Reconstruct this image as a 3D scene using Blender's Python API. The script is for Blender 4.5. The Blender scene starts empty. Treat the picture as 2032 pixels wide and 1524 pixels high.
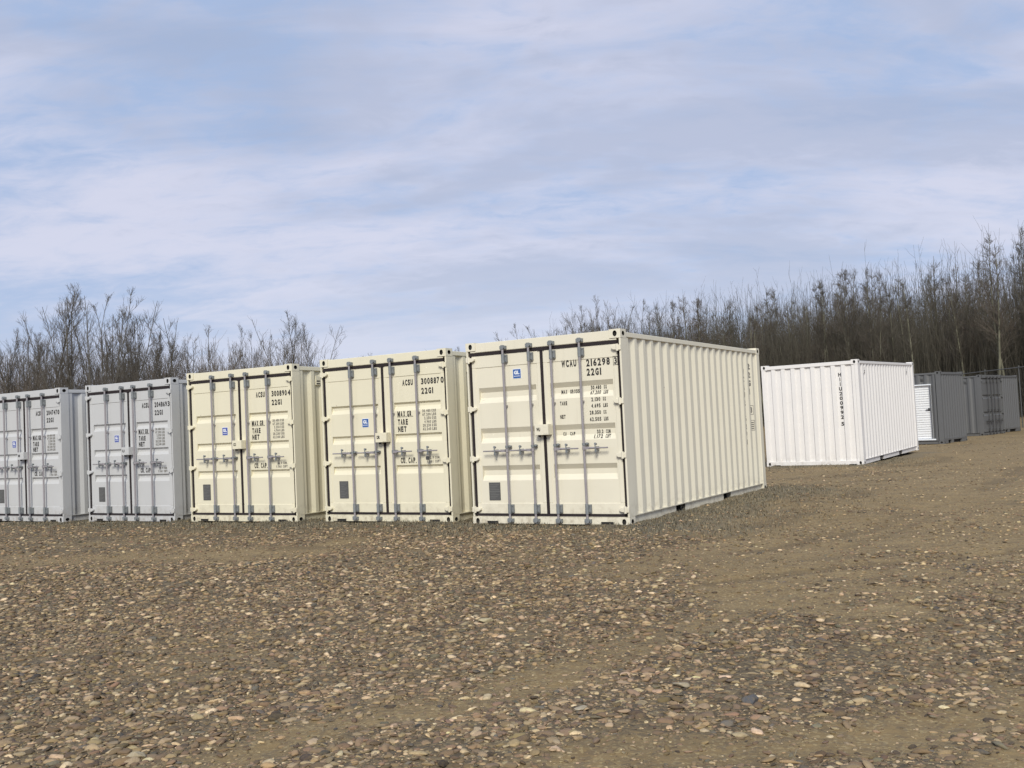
import bpy, bmesh, math, random
import numpy as np
from mathutils import Matrix, Vector, Euler
sc = bpy.context.scene
col = sc.collection
R_ = math.radians
rng = np.random.default_rng(11)
random.seed(5)

# ------------------------------------------------------------------ camera
F_PX, PITCH, ROLL, EYE = 1952.6, 0.043083, -0.046964, 1.385
cam_d = bpy.data.cameras.new('camera')
cam_d.sensor_fit = 'HORIZONTAL'; cam_d.sensor_width = 36.0
cam_d.lens = F_PX / 2032 * 36.0
cam_d.clip_start = 0.05; cam_d.clip_end = 4000
cam = bpy.data.objects.new('camera', cam_d); col.objects.link(cam)
cp, sp = math.cos(PITCH), math.sin(PITCH)
r0, f0, u0 = Vector((1, 0, 0)), Vector((0, cp, sp)), Vector((0, -sp, cp))
c_, s_ = math.cos(ROLL), math.sin(ROLL)
cr, cu = c_*r0 + s_*u0, -s_*r0 + c_*u0
cam.matrix_world = Matrix(((cr.x, cu.x, -f0.x, 0), (cr.y, cu.y, -f0.y, 0), (cr.z, cu.z, -f0.z, EYE), (0, 0, 0, 1)))
sc.camera = cam

# ------------------------------------------------------------------ light
SUN_EL, SUN_AZ = R_(37), R_(187)          # azimuth clockwise from +Y: behind the camera
world = bpy.data.worlds.new('World'); sc.world = world; world.use_nodes = True
sun_d = bpy.data.lights.new('sun', 'SUN'); sun_d.energy = 2.5; sun_d.angle = R_(20); sun_d.color = (1.0, 0.955, 0.84)
sun = bpy.data.objects.new('sun', sun_d); col.objects.link(sun)
sd = Vector((math.sin(SUN_AZ)*math.cos(SUN_EL), math.cos(SUN_AZ)*math.cos(SUN_EL), math.sin(SUN_EL)))
sun.rotation_euler = sd.to_track_quat('Z', 'Y').to_euler()
sun.location = (0, -20, 30)
sc.view_settings.view_transform = 'Standard'; sc.view_settings.look = 'None'
sc.view_settings.exposure = 0.55; sc.view_settings.gamma = 1.0
sc.view_settings.use_curve_mapping = False

class NT:
    def __init__(s, tree): s.t = tree; s.n = tree.nodes; s.l = tree.links
    def new(s, typ, **kw):
        nd = s.n.new(typ)
        for k, v in kw.items():
            if k.startswith('i_'):
                key = k[2:]; key = int(key) if key.isdigit() else key.replace('_', ' ')
                nd.inputs[key].default_value = v
            else: setattr(nd, k, v)
        return nd
    def link(s, a, b): s.l.new(a, b)
    def val(s, x, sock):
        if isinstance(x, (int, float)): sock.default_value = x
        else: s.link(x, sock)
    def math(s, op, a, b=0.0, clamp=False):
        m = s.new('ShaderNodeMath', operation=op); m.use_clamp = clamp
        s.val(a, m.inputs[0]); s.val(b, m.inputs[1]); return m.outputs[0]
    def ramp(s, fac, a, b):
        m = s.new('ShaderNodeMapRange'); m.clamp = True; m.interpolation_type = 'SMOOTHSTEP'
        s.link(fac, m.inputs['Value']); m.inputs['From Min'].default_value = a; m.inputs['From Max'].default_value = b
        return m.outputs['Result']
    def mix(s, fac, a, b, mode='MIX'):
        m = s.new('ShaderNodeMix', data_type='RGBA', blend_type=mode)
        s.val(fac, m.inputs[0])
        for x, i in ((a, 6), (b, 7)):
            if isinstance(x, (tuple, list)): m.inputs[i].default_value = (x[0], x[1], x[2], 1)
            else: s.link(x, m.inputs[i])
        return m.outputs[2]
    def noise(s, vec, scale, detail=4, rough=0.55, dist=0.0):
        n = s.new('ShaderNodeTexNoise'); n.inputs['Scale'].default_value = scale; n.inputs['Detail'].default_value = detail
        n.inputs['Roughness'].default_value = rough; n.inputs['Distortion'].default_value = dist
        s.link(vec, n.inputs['Vector']); return n.outputs['Fac']

SKY_OFF = ((23.2, 18.25), (33.6, 37.79), (18.96, 26.57), (2.43, 28.06))
def build_world():
    nt = NT(world.node_tree); nt.n.clear()
    out = nt.new('ShaderNodeOutputWorld')
    sky = nt.new('ShaderNodeTexSky', sky_type='NISHITA'); sky.sun_disc = False
    sky.sun_elevation = SUN_EL; sky.sun_rotation = SUN_AZ; sky.air_density = 1.0; sky.dust_density = 1.0
    b1 = nt.new('ShaderNodeBackground'); b1.inputs['Strength'].default_value = 0.07
    nt.link(sky.outputs['Color'], b1.inputs['Color'])
    tc = nt.new('ShaderNodeTexCoord')
    sep = nt.new('ShaderNodeSeparateXYZ'); nt.link(tc.outputs['Generated'], sep.inputs[0])
    z = nt.math('MAXIMUM', sep.outputs['Z'], 0.0)
    den = nt.math('ADD', z, 0.26)
    px = nt.math('DIVIDE', sep.outputs['X'], den); py = nt.math('DIVIDE', sep.outputs['Y'], den)
    def coords(rot, sx, sy, ox, oy):
        cmb = nt.new('ShaderNodeCombineXYZ'); nt.link(px, cmb.inputs[0]); nt.link(py, cmb.inputs[1])
        mp = nt.new('ShaderNodeMapping'); mp.inputs['Rotation'].default_value = (0, 0, rot)
        mp.inputs['Scale'].default_value = (sx, sy, 1); mp.inputs['Location'].default_value = (ox, oy, 0)
        nt.link(cmb.outputs[0], mp.inputs['Vector']); return mp.outputs[0]
    a = nt.noise(coords(R_(10), 0.55, 1.15, *SKY_OFF[0]), 1.0, 4, 0.5, 0.7)      # broad banks
    b = nt.noise(coords(R_(22), 1.3, 3.2, *SKY_OFF[1]), 1.4, 7, 0.58, 0.6)       # wispy streaks
    c = nt.noise(coords(R_(-16), 3.4, 6.0, *SKY_OFF[2]), 2.2, 6, 0.62, 0.4)     # fine mottling
    k = nt.math('ADD', nt.math('MULTIPLY', a, 0.48), nt.math('ADD', nt.math('MULTIPLY', b, 0.29), nt.math('MULTIPLY', c, 0.23)))
    cov = nt.ramp(k, 0.415, 0.59)
    blue = (0.40, 0.515, 0.755); lav = (0.68, 0.695, 0.84); grey = (0.400, 0.465, 0.635)
    c1 = nt.mix(cov, blue, lav)
    th = nt.math('ADD', nt.math('MULTIPLY', nt.noise(coords(R_(8), 0.8, 1.5, *SKY_OFF[3]), 1.0, 5, 0.55, 0.5), 0.75), nt.math('MULTIPLY', c, 0.25))
    thick = nt.ramp(th, 0.47, 0.60)
    c2 = nt.mix(nt.math('MULTIPLY', thick, 0.62), c1, grey)
    low = nt.ramp(z, 0.20, 0.02)
    c3 = nt.mix(nt.math('MULTIPLY', low, 0.70), c2, (0.645, 0.69, 0.845))
    b2 = nt.new('ShaderNodeBackground'); b2.inputs['Strength'].default_value = 0.70
    nt.link(c3, b2.inputs['Color'])
    mx = nt.new('ShaderNodeMixShader'); mx.inputs[0].default_value = 0.90
    nt.link(b1.outputs[0], mx.inputs[1]); nt.link(b2.outputs[0], mx.inputs[2])
    nt.link(mx.outputs[0], out.inputs['Surface'])
build_world()

# ------------------------------------------------------------------ helpers
def tag(o, label=None, cat=None, group=None, kind=None):
    if label: o['label'] = label
    if cat: o['category'] = cat
    if group: o['group'] = group
    if kind: o['kind'] = kind
    return o
def empty(name, loc=(0, 0, 0), rz=0.0):
    o = bpy.data.objects.new(name, None); col.objects.link(o)
    o.location = loc; o.rotation_euler = (0, 0, rz); o.empty_display_size = 0.3; return o
def link_mesh(name, me, parent=None):
    o = bpy.data.objects.new(name, me); col.objects.link(o)
    if parent: o.parent = parent
    return o
def np_mesh(name, verts, faces, mat, smooth=False, colors=None, attr=None):
    """verts (N,3); faces (M,3 or 4)"""
    me = bpy.data.meshes.new(name)
    verts = np.ascontiguousarray(verts, dtype=np.float32); faces = np.ascontiguousarray(faces, dtype=np.int32)
    k = faces.shape[1]
    me.vertices.add(len(verts)); me.vertices.foreach_set('co', verts.ravel())
    me.loops.add(faces.size); me.loops.foreach_set('vertex_index', faces.ravel())
    me.polygons.add(len(faces)); me.polygons.foreach_set('loop_start', np.arange(0, faces.size, k, dtype=np.int32))
    if smooth: me.polygons.foreach_set('use_smooth', np.ones(len(faces), dtype=bool))
    if colors is not None:
        ca = me.color_attributes.new('stone', 'FLOAT_COLOR', 'POINT')
        ca.data.foreach_set('color', np.ascontiguousarray(np.c_[colors, np.ones(len(colors))], dtype=np.float32).ravel())
    for nm, a in (attr or {}).items():
        at = me.attributes.new(nm, 'FLOAT', 'POINT'); at.data.foreach_set('value', np.ascontiguousarray(a, dtype=np.float32))
    me.update(calc_edges=True); me.validate(); me.materials.append(mat)
    return me

class MB:
    """collects shapes into ONE mesh"""
    def __init__(s): s.v = []; s.f = []; s.m = []; s.sm = []
    def add(s, vs, fs, mi=0, smooth=False):
        o = len(s.v); s.v += [tuple(p) for p in vs]
        for f in fs: s.f.append(tuple(i+o for i in f)); s.m.append(mi); s.sm.append(smooth)
    def box(s, x0, x1, y0, y1, z0, z1, mi=0):
        v = [(x, y, z) for z in (z0, z1) for y in (y0, y1) for x in (x0, x1)]
        s.add(v, [(0, 2, 3, 1), (4, 5, 7, 6), (0, 1, 5, 4), (2, 6, 7, 3), (0, 4, 6, 2), (1, 3, 7, 5)], mi)
    def cyl(s, a, b, r, n=10, mi=0, r2=None):
        a, b = Vector(a), Vector(b); d = (b-a).normalized()
        t = Vector((0, 0, 1)) if abs(d.z) < .9 else Vector((1, 0, 0))
        u = d.cross(t).normalized(); w = d.cross(u); r2 = r if r2 is None else r2
        v = []
        for P, q in ((a, r), (b, r2)):
            for i in range(n):
                an = 2*math.pi*i/n; v.append(P + q*(math.cos(an)*u + math.sin(an)*w))
        s.add(v, [(i, n+i, n+(i+1) % n, (i+1) % n) for i in range(n)], mi, True)
        s.add(v[:n], [tuple(range(n))], mi); s.add(v[n:], [tuple(reversed(range(n)))], mi)
    def prism(s, poly, y0, y1, mi=0):          # outline in x-z pushed along y
        n = len(poly)
        v = [(x, y0, z) for x, z in poly] + [(x, y1, z) for x, z in poly]
        s.add(v, [tuple(range(n)), tuple(reversed(range(n, 2*n)))] + [(i, n+i, n+(i+1) % n, (i+1) % n) for i in range(n)], mi)
    def mesh(s, name, mats, bevel=0.0):
        me = bpy.data.meshes.new(name); me.from_pydata(s.v, [], s.f)
        mats = mats if isinstance(mats, (list, tuple)) else [mats]
        for m in mats: me.materials.append(m)
        me.polygons.foreach_set('material_index', s.m); me.polygons.foreach_set('use_smooth', s.sm)
        bm = bmesh.new(); bm.from_mesh(me)
        if bevel:
            es = [e for e in bm.edges if len(e.link_faces) == 2 and e.calc_face_angle(0) > 1.2]
            bmesh.ops.bevel(bm, geom=es, offset=bevel, segments=1, affect='EDGES', clamp_overlap=True)
        bmesh.ops.recalc_face_normals(bm, faces=bm.faces[:])
        bm.to_mesh(me); bm.free(); return me
    def build(s, name, mats, parent=None, bevel=0.0): return link_mesh(name, s.mesh(name, mats, bevel), parent)

def vnoise(x, y, seed=0):
    r = np.random.default_rng(seed); T = r.random((256, 256))
    xi, yi = np.floor(x).astype(int), np.floor(y).astype(int); fx, fy = x-xi, y-yi
    fx = fx*fx*(3-2*fx); fy = fy*fy*(3-2*fy)
    g = lambda a, b: T[a & 255, b & 255]
    return (g(xi, yi)*(1-fx)+g(xi+1, yi)*fx)*(1-fy) + (g(xi, yi+1)*(1-fx)+g(xi+1, yi+1)*fx)*fy
def fbm(x, y, seed=0, oc=4):
    t = 0; a = .5; tot = 0
    for i in range(oc): t = t + a*vnoise(x*2**i, y*2**i, seed+i); tot += a; a *= .5
    return t/tot
def sstep(x, a, b):
    t = np.clip((x-a)/(b-a), 0, 1); return t*t*(3-2*t)

# ------------------------------------------------------------------ materials
def bsdf_mat(name):
    m = bpy.data.materials.new(name); m.use_nodes = True; nt = NT(m.node_tree)
    return m, nt, nt.n['Principled BSDF']
def simple(name, c, rough=0.6, metal=0.0, var=0.12, scale=25):
    m, nt, b = bsdf_mat(name)
    tc = nt.new('ShaderNodeTexCoord')
    n = nt.noise(tc.outputs['Object'], scale, 4, 0.6)
    nt.link(nt.mix(n, tuple(x*(1-var) for x in c), tuple(min(1, x*(1+var)) for x in c)), b.inputs['Base Color'])
    b.inputs['Roughness'].default_value = rough; b.inputs['Metallic'].default_value = metal
    return m
def paint(name, c, rough=0.5, dirt=(0.22, 0.17, 0.11), wear=1.0):
    m, nt, b = bsdf_mat(name)
    tc = nt.new('ShaderNodeTexCoord'); ob = tc.outputs['Object']
    sep = nt.new('ShaderNodeSeparateXYZ'); nt.link(ob, sep.inputs[0])
    n1 = nt.noise(ob, 1.6, 5, 0.6)
    base = nt.mix(n1, tuple(x*0.95 for x in c), tuple(min(1, x*1.04) for x in c))
    # rain streaks: noise stretched along the height
    mp = nt.new('ShaderNodeMapping'); mp.inputs['Scale'].default_value = (14, 14, 0.7); nt.link(ob, mp.inputs['Vector'])
    st = nt.ramp(nt.noise(mp.outputs[0], 1.0, 4, 0.6), 0.56, 0.80)
    base = nt.mix(nt.math('MULTIPLY', st, 0.17*wear), base, tuple(x*0.62 for x in c))
    # mud splashed along the bottom
    lowz = nt.ramp(sep.outputs['Z'], 0.42, 0.0)
    sp = nt.ramp(nt.noise(ob, 9, 6, 0.7), 0.42, 0.72)
    base = nt.mix(nt.math('MULTIPLY', nt.math('MULTIPLY', lowz, sp), 0.55*wear), base, dirt)
    mp2 = nt.new('ShaderNodeMapping'); mp2.inputs['Scale'].default_value = (30, 30, 1.1); nt.link(ob, mp2.inputs['Vector'])
    st2 = nt.ramp(nt.noise(mp2.outputs[0], 1.0, 3, 0.55), 0.63, 0.76)
    base = nt.mix(nt.math('MULTIPLY', nt.math('MULTIPLY', st2, nt.ramp(nt.noise(ob, 0.7, 3, 0.5), 0.48, 0.62)), 0.30*wear), base, (0.24, 0.165, 0.10))
    mp3 = nt.new('ShaderNodeMapping'); mp3.inputs['Scale'].default_value = (1.5, 1.5, 9); mp3.inputs['Rotation'].default_value = (0.2, 0.3, 0.1); nt.link(ob, mp3.inputs['Vector'])
    scf = nt.ramp(nt.noise(mp3.outputs[0], 2.2, 5, 0.7), 0.66, 0.73)
    base = nt.mix(nt.math('MULTIPLY', scf, 0.28*wear), base, tuple(x*0.55 for x in c))
    # chips and rust specks
    vo = nt.new('ShaderNodeTexVoronoi'); vo.inputs['Scale'].default_value = 2.6; nt.link(ob, vo.inputs['Vector'])
    big = nt.noise(ob, 0.9, 3, 0.6)
    chip = nt.math('MULTIPLY', nt.ramp(vo.outputs['Distance'], 0.042, 0.022), nt.ramp(big, 0.50, 0.60))
    base = nt.mix(nt.math('MULTIPLY', chip, 0.8*wear), base, (0.13, 0.075, 0.045))
    nt.link(base, b.inputs['Base Color'])
    rr = nt.math('ADD', nt.math('MULTIPLY', n1, 0.2), rough-0.1); nt.link(rr, b.inputs['Roughness'])
    bp = nt.new('ShaderNodeBump'); bp.inputs['Strength'].default_value = 0.12; bp.inputs['Distance'].default_value = 0.02
    nt.link(nt.noise(ob, 3.5, 3, 0.5), bp.inputs['Height']); nt.link(bp.outputs[0], b.inputs['Normal'])
    return m
M = {}
M['cream'] = paint('cream_paint', (0.69, 0.650, 0.53))
M['yellow_cream'] = paint('yellow_cream_paint', (0.69, 0.648, 0.50))
M['light_grey'] = paint('light_grey_paint', (0.495, 0.500, 0.505))
M['white'] = paint('white_paint', (0.735, 0.715, 0.70), wear=0.6)
M['dark_grey'] = paint('dark_grey_paint', (0.112, 0.114, 0.117), dirt=(0.10, 0.085, 0.06), wear=0.6)
M['rubber'] = simple('rubber', (0.017, 0.011, 0.013), 0.85)
M['dark'] = simple('dark_hollow', (0.018, 0.017, 0.016), 0.9)
M['galv'] = simple('galvanised_steel', (0.29, 0.27, 0.285), 0.45, 0.15, 0.2, 18)
M['galv_blue'] = simple('galvanised_bracket', (0.20, 0.215, 0.225), 0.5, 0.15, 0.35, 30)
M['grey_bar'] = simple('grey_lock_bar', (0.26, 0.26, 0.27), 0.5, 0.3, 0.2, 18)
M['dark_bar'] = simple('dark_lock_bar', (0.06, 0.06, 0.062), 0.5, 0.1)
M['ink'] = simple('black_lettering', (0.022, 0.020, 0.020), 0.6)
M['faded_ink'] = simple('faded_lettering', (0.15, 0.14, 0.125), 0.7)
M['blue_plate'] = simple('blue_plate', (0.035, 0.11, 0.34), 0.4)
M['blue_purple'] = simple('violet_blue_plate', (0.07, 0.10, 0.36), 0.4)
M['sticker_white'] = simple('white_sticker', (0.75, 0.78, 0.82), 0.5)
M['plate_grey'] = simple('grey_data_plate', (0.115, 0.115, 0.112), 0.45, 0.3)
M['plate_line'] = simple('plate_engraving', (0.19, 0.19, 0.185), 0.5, 0.2)
M['roller'] = simple('white_roller_slats', (0.80, 0.81, 0.82), 0.4)
M['fence'] = simple('galvanised_fence_wire', (0.10, 0.102, 0.098), 0.6, 0.2)
M['bottom_rail'] = None

# ------------------------------------------------------------------ lettering
_tcache = {}
def glyphs(body, weight=0.034):
    if body in _tcache: return _tcache[body]
    cu_ = bpy.data.curves.new('t', 'FONT'); cu_.body = body; cu_.size = 1.0; cu_.offset = weight*(1.5 if body.isalpha() else 1.15); cu_.resolution_u = 3
    o = bpy.data.objects.new('t', cu_); col.objects.link(o)
    dg = bpy.context.evaluated_depsgraph_get(); dg.update()
    me = bpy.data.meshes.new_from_object(o.evaluated_get(dg))
    v = np.array([tuple(p.co)[:2] for p in me.vertices]); fs = [tuple(p.vertices) for p in me.polygons]
    bpy.data.objects.remove(o); bpy.data.curves.remove(cu_); bpy.data.meshes.remove(me)
    mn, mx = v.min(0), v.max(0); v = (v-mn)/np.maximum(mx-mn, 1e-6)
    _tcache[body] = (v, fs); return v, fs
def letter_mesh(name, items, place, cuts, mat, parent):
    """items: (text, left, right, bottom, top) in panel coordinates; place(a, b) -> xyz just proud of the panel"""
    bm = bmesh.new()
    def quad(l, r, b, t):
        bm.faces.new([bm.verts.new((x, z, 0)) for x, z in ((l, b), (r, b), (r, t), (l, t))])
    for it in items:
        body, l, r, b, t = it[:5]
        if body == '[]':
            w = 0.007
            quad(l, r, b, b+w); quad(l, r, t-w, t); quad(l, l+w, b+w, t-w); quad(r-w, r, b+w, t-w); continue
        if body == '#': quad(l, r, b, t); continue
        cells = [0.5 if ch == '.' else 0.62 if ch in '1I ' and len(body) > 1 else 1.2 if ch in 'MW' else 1.0 for ch in body]
        cw = (r-l)/(sum(cells)-0.2*(len(body) > 1)); pos = l
        for ch, ce in zip(body, cells):
            w = ce*cw - (0.22*cw if len(body) > 1 else 0)
            if ch == '.':
                quad(pos, pos+min(w, (t-b)*0.16), b, b+(t-b)*0.16)
            elif ch != ' ':
                v, fs = glyphs(ch)
                p0, p1 = (pos+w*0.5-min(w*0.5, (t-b)*0.10), pos+w*0.5+min(w*0.5, (t-b)*0.10)) if ch in '1I' else (pos, pos+w)
                if ch == 'I': quad(p0, p1, b, t)
                else:
                    vs = [bm.verts.new((p0+p[0]*(p1-p0), b+p[1]*(t-b), 0)) for p in v]
                    for f in fs:
                        try: bm.faces.new([vs[i] for i in f])
                        except ValueError: pass
            pos += ce*cw
    bmesh.ops.triangulate(bm, faces=bm.faces[:])
    for axis, val in cuts:
        n = (1, 0, 0) if axis == 0 else (0, 1, 0); c = (val, 0, 0) if axis == 0 else (0, val, 0)
        bmesh.ops.bisect_plane(bm, geom=bm.verts[:]+bm.edges[:]+bm.faces[:], plane_co=c, plane_no=n)
    for v in bm.verts: v.co = place(v.co.x, v.co.y)
    me = bpy.data.meshes.new(name); bm.to_mesh(me); bm.free(); me.materials.append(mat)
    return link_mesh(name, me, parent)

# ------------------------------------------------------------------ container builder
HB, LEN, HT = 1.219, 6.058, 2.591
CORR_D = 0.036
def corr_profile(a0, a1, pitch, n_flat=0.25):
    """list of (position, depth) along a wall: outer flat, slope, inner flat, slope"""
    n = max(1, round((a1-a0)/pitch)); p = (a1-a0)/n; pts = [(a0, 0.0)]
    for i in range(n):
        s = a0+i*p
        pts += [(s+p*0.26, 0.0), (s+p*0.5, CORR_D), (s+p*0.76, CORR_D), (s+p, 0.0)]
    return pts
def depth_at(pts, a):
    return float(np.interp(a, [p[0] for p in pts], [p[1] for p in pts]))

def casting(parent, mat, sx, front, top):
    """corner casting with its oval holes; sx = side, front True at the door end"""
    mb = MB()
    x_out = sx*(HB); x_in = sx*(HB-0.162)
    y_out = 0.0 if front else LEN; y_in = 0.178 if front else LEN-0.178
    z0, z1 = (HT-0.118, HT) if top else (0.0, 0.118)
    zc = (z0+z1)/2
    def face_with_hole(P, a0, a1, b0, b1, ca, cb, ra, rb, inward):
        n = 16
        ring = []
        for i in range(n):
            t = 2*math.pi*i/n + math.pi/4
            ring.append((ca+ra*math.cos(t), cb+rb*math.sin(t)))
        outer = []
        for i in range(n):
            t = 2*math.pi*i/n + math.pi/4; q = max(abs(math.cos(t)), abs(math.sin(t)))
            u, w = math.cos(t)/q, math.sin(t)/q
            outer.append((a1 if u > .999 else a0 if u < -.999 else (a0+a1)/2+u*(a1-a0)/2, b1 if w > .999 else b0 if w < -.999 else (b0+b1)/2+w*(b1-b0)/2))
        A = [P(a, b, 0) for a, b in outer]; B = [P(a, b, 0) for a, b in ring]; C = [P(a, b, inward) for a, b in ring]
        mb.add(A+B, [(i, (i+1) % n, n+(i+1) % n, n+i) for i in range(n)])
        mb.add(B+C, [(i, (i+1) % n, n+(i+1) % n, n+i) for i in range(n)], 1)
        mb.add(C, [tuple(range(n))], 1)
    sy = 1 if front else -1
    xa, xb = min(x_out, x_in), max(x_out, x_in); ya, yb = min(y_out, y_in), max(y_out, y_in)
    face_with_hole(lambda a, b, d: (a, y_out+sy*d, b), xa, xb, z0, z1, (xa+xb)/2, zc, 0.030, 0.040, 0.03)
    face_with_hole(lambda a, b, d: (x_out-sx*d, a, b), ya, yb, z0, z1, (ya+yb)/2, zc, 0.040, 0.032, 0.03)
    mb.add([(x_in, ya, z0), (x_in, yb, z0), (x_in, yb, z1), (x_in, ya, z1)], [(0, 1, 2, 3)])
    mb.add([(xa, y_in, z0), (xb, y_in, z0), (xb, y_in, z1), (xa, y_in, z1)], [(0, 1, 2, 3)])
    for z in (z0, z1): mb.add([(xa, ya, z), (xb, ya, z), (xb, yb, z), (xa, yb, z)], [(0, 1, 2, 3)])
    mb.build('corner_casting', [mat, M['dark']], parent)

REC_A = [(1.939, 1.871, 1.795, 1.718), (1.363, 1.292, 1.222, 1.150), (0.833, 0.765, 0.695, 0.620)]
REC_B = [(1.831, 1.806, 1.765, 1.700), (1.352, 1.327, 1.288, 1.224), (0.877, 0.852, 0.812, 0.746)]
REC_D = [(1.74, 1.70, 1.62, 1.57), (1.02, 0.98, 0.90, 0.85)]
PY, FY = 0.038, 0.030            # door panel and door frame planes
DZ0, DZ1 = 0.158, 2.402
def door_depth_fn(rec, dep, xr0, xr1, bx0, bx1):
    zs = []
    for a, b, c, d in rec: zs += [(a, 0), (b, dep), (c, dep), (d, 0)]
    zs.sort(); za = [q[0] for q in zs]; da = [q[1] for q in zs]
    def f(x, z):
        if z > 2.225 or z < 0.305 or x < bx0 or x > bx1: return FY
        y = PY
        if xr0 <= x <= xr1: y += float(np.interp(z, za, da))
        return y
    return f, za

def make_door(root, s, rec, dep, mat, rodmat, spec):
    """s = -1 left leaf, +1 right leaf"""
    if s < 0: xa, xb, xr0, xr1 = -1.146, -0.018, -1.045, -0.105
    else:     xa, xb, xr0, xr1 = 0.022, 1.146, 0.115, 1.062
    if rec is REC_B and s > 0: xr0 = 0.20
    bx0, bx1 = xa+0.062, xb-0.062
    f, za = door_depth_fn(rec, dep, xr0, xr1, bx0, bx1)
    mb = MB()
    zz = [0.29] + za + [2.24]
    for x0, x1 in ((xa+0.03, xr0), (xr1, xb-0.03)):
        for z0, z1 in zip(zz[:-1], zz[1:]):
            mb.add([(x0, PY, z0), (x1, PY, z0), (x1, PY, z1), (x0, PY, z1)], [(0, 1, 2, 3)])
    ys = [f(0.5*(xr0+xr1), z) if 0.31 < z < 2.22 else PY for z in zz]
    for i in range(len(zz)-1):
        mb.add([(xr0, ys[i], zz[i]), (xr1, ys[i], zz[i]), (xr1, ys[i+1], zz[i+1]), (xr0, ys[i+1], zz[i+1])], [(0, 1, 2, 3)])
    for a, b, c, d in rec:
        for x in (xr0, xr1):
            mb.add([(x, PY, a), (x, PY+dep, b), (x, PY+dep, c), (x, PY, d)], [(0, 1, 2, 3)])
    dr = mb.build('door', mat, root)
    fr = MB()
    fr.box(xa, xb, FY, 0.085, 2.225, DZ1); fr.box(xa, xb, FY, 0.085, DZ0, 0.305)
    fr.box(xa, bx0, FY, 0.085, 0.305, 2.225); fr.box(bx1, xb, FY, 0.085, 0.305, 2.225)
    fr.build('door_frame', mat, dr, 0.005)
    # hinges
    for hz in (2.346, 1.642, 0.934, 0.218):
        h = MB(); e = 1.192*s; i0 = 1.078*s
        h.prism([(i0, hz-0.008), (i0+s*0.03, hz-0.026), (e-s*0.012, hz-0.034), (e, hz-0.034), (e, hz+0.034), (e-s*0.012, hz+0.034), (i0+s*0.03, hz+0.026), (i0, hz+0.014)], -0.016, FY-0.0015)
        h.cyl((1.168*s, -0.012, hz-0.046), (1.168*s, -0.012, hz+0.046), 0.017, 10)
        h.box(min(e, e+s*0.026), max(e, e+s*0.026), -0.014, 0.003, hz-0.036, hz+0.036)
        h.build('hinge', mat, dr, 0.003)
    # lock rods, each with brackets, cams and a handle
    for ax, hl in (spec['rods'][0 if s < 0 else 1]):
        x = ax; ry = -0.030
        rd = MB(); rd.cyl((x, ry, 0.06), (x, ry, 2.505), 0.0162, 12)
        rd.box(x-0.012, x+0.012, ry+0.018, FY, 1.655, 1.675)
        rd.build('lock_rod', rodmat, dr)
        for z0, z1 in ((2.262, 2.395), (0.165, 0.300)):
            bk = MB()
            bk.cyl((x, ry, z0), (x, ry, z1), 0.0235, 12)
            bk.box(x+0.019, x+0.047, -0.010, FY-0.001, z0+0.012, z1-0.012)
            bk.box(x-0.024, x+0.024, -0.030, FY-0.001, z0+0.02, z1-0.02)
            for q in (z0+0.03, z1-0.03): bk.cyl((x+0.034, -0.020, q), (x+0.034, -0.009, q), 0.008, 6)
            bk.build('rod_bracket', M['galv_blue'] if rodmat is M['galv'] else rodmat, dr)
        bk = MB()
        bk.cyl((x, ry, 1.074), (x, ry, 1.110), 0.024, 12)
        bk.box(x-0.012, x+0.050, -0.004, FY-0.001, 1.078, 1.108); bk.cyl((x+0.042, -0.03, 1.100), (x+0.042, -0.003, 1.100), 0.015, 8)
        bk.build('rod_bracket', M['galv_blue'] if rodmat is M['galv'] else rodmat, dr)
        for zc, sg in ((2.487, 1), (0.075, -1)):
            cm = MB()
            cm.cyl((x, ry, zc-0.030), (x, ry, zc+0.030), 0.022, 10)
            cm.prism([(x-0.034, zc-0.012*sg), (x-0.018, zc+0.030*sg), (x+0.026, zc+0.026*sg), (x+0.036, zc-0.004*sg), (x+0.02, zc-0.026*sg), (x-0.02, zc-0.03*sg)], -0.050, -0.016)
            cm.box(x-0.045, x-0.030, -0.034, 0.0085, zc-0.026, zc+0.020); cm.box(x+0.034, x+0.048, -0.034, 0.0085, zc-0.026, zc+0.020)
            cm.build('cam_lock', M['galv_blue'] if rodmat is M['galv'] else rodmat, dr)
        hz = spec.get('hz', 1.040); d = s
        tilt = spec.get('tilt', 0.0)
        hd = MB()
        hd.cyl((x, ry, hz-0.024), (x, ry, hz+0.024), 0.023, 10)
        hd.box(min(x+d*0.02, x+d*0.09), max(x+d*0.02, x+d*0.09), -0.060, -0.036, hz-0.018, hz+0.018)
        hd.cyl((x+d*0.08, -0.050, hz), (x+d*0.23, -0.050, hz+tilt*0.6), 0.0150, 8, r2=0.012)
        hd.cyl((x+d*0.23, -0.050, hz+tilt*0.6), (x+d*hl, -0.050, hz+tilt), 0.0100, 8)
        hd.build('handle', rodmat, dr)
        ct = MB(); cx = x+d*0.185
        ct.box(cx-0.011, cx+0.011, -0.066, FY-0.0015, hz-0.030, hz+0.018)
        ct.cyl((cx, -0.072, hz+0.056), (cx, -0.040, hz+0.050), 0.016, 10)
        ct.box(cx-0.007, cx+0.007, -0.074, -0.066, hz-0.04, hz+0.055)
        ct.cyl((cx+0.004, -0.072, hz-0.048), (cx+0.004, -0.044, hz-0.044), 0.015, 10)
        ct.build('handle_catch', M['galv_blue'] if rodmat is M['galv'] else rodmat, dr)
    # lettering
    pl = lambda x, z: (x, f(x, z)-0.003, z)
    cuts = [(1, z) for z in za+[0.305, 2.225]] + [(0, x) for x in (xr0+1e-4, xr1-1e-4, bx0-1e-4, bx1+1e-4)]
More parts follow.
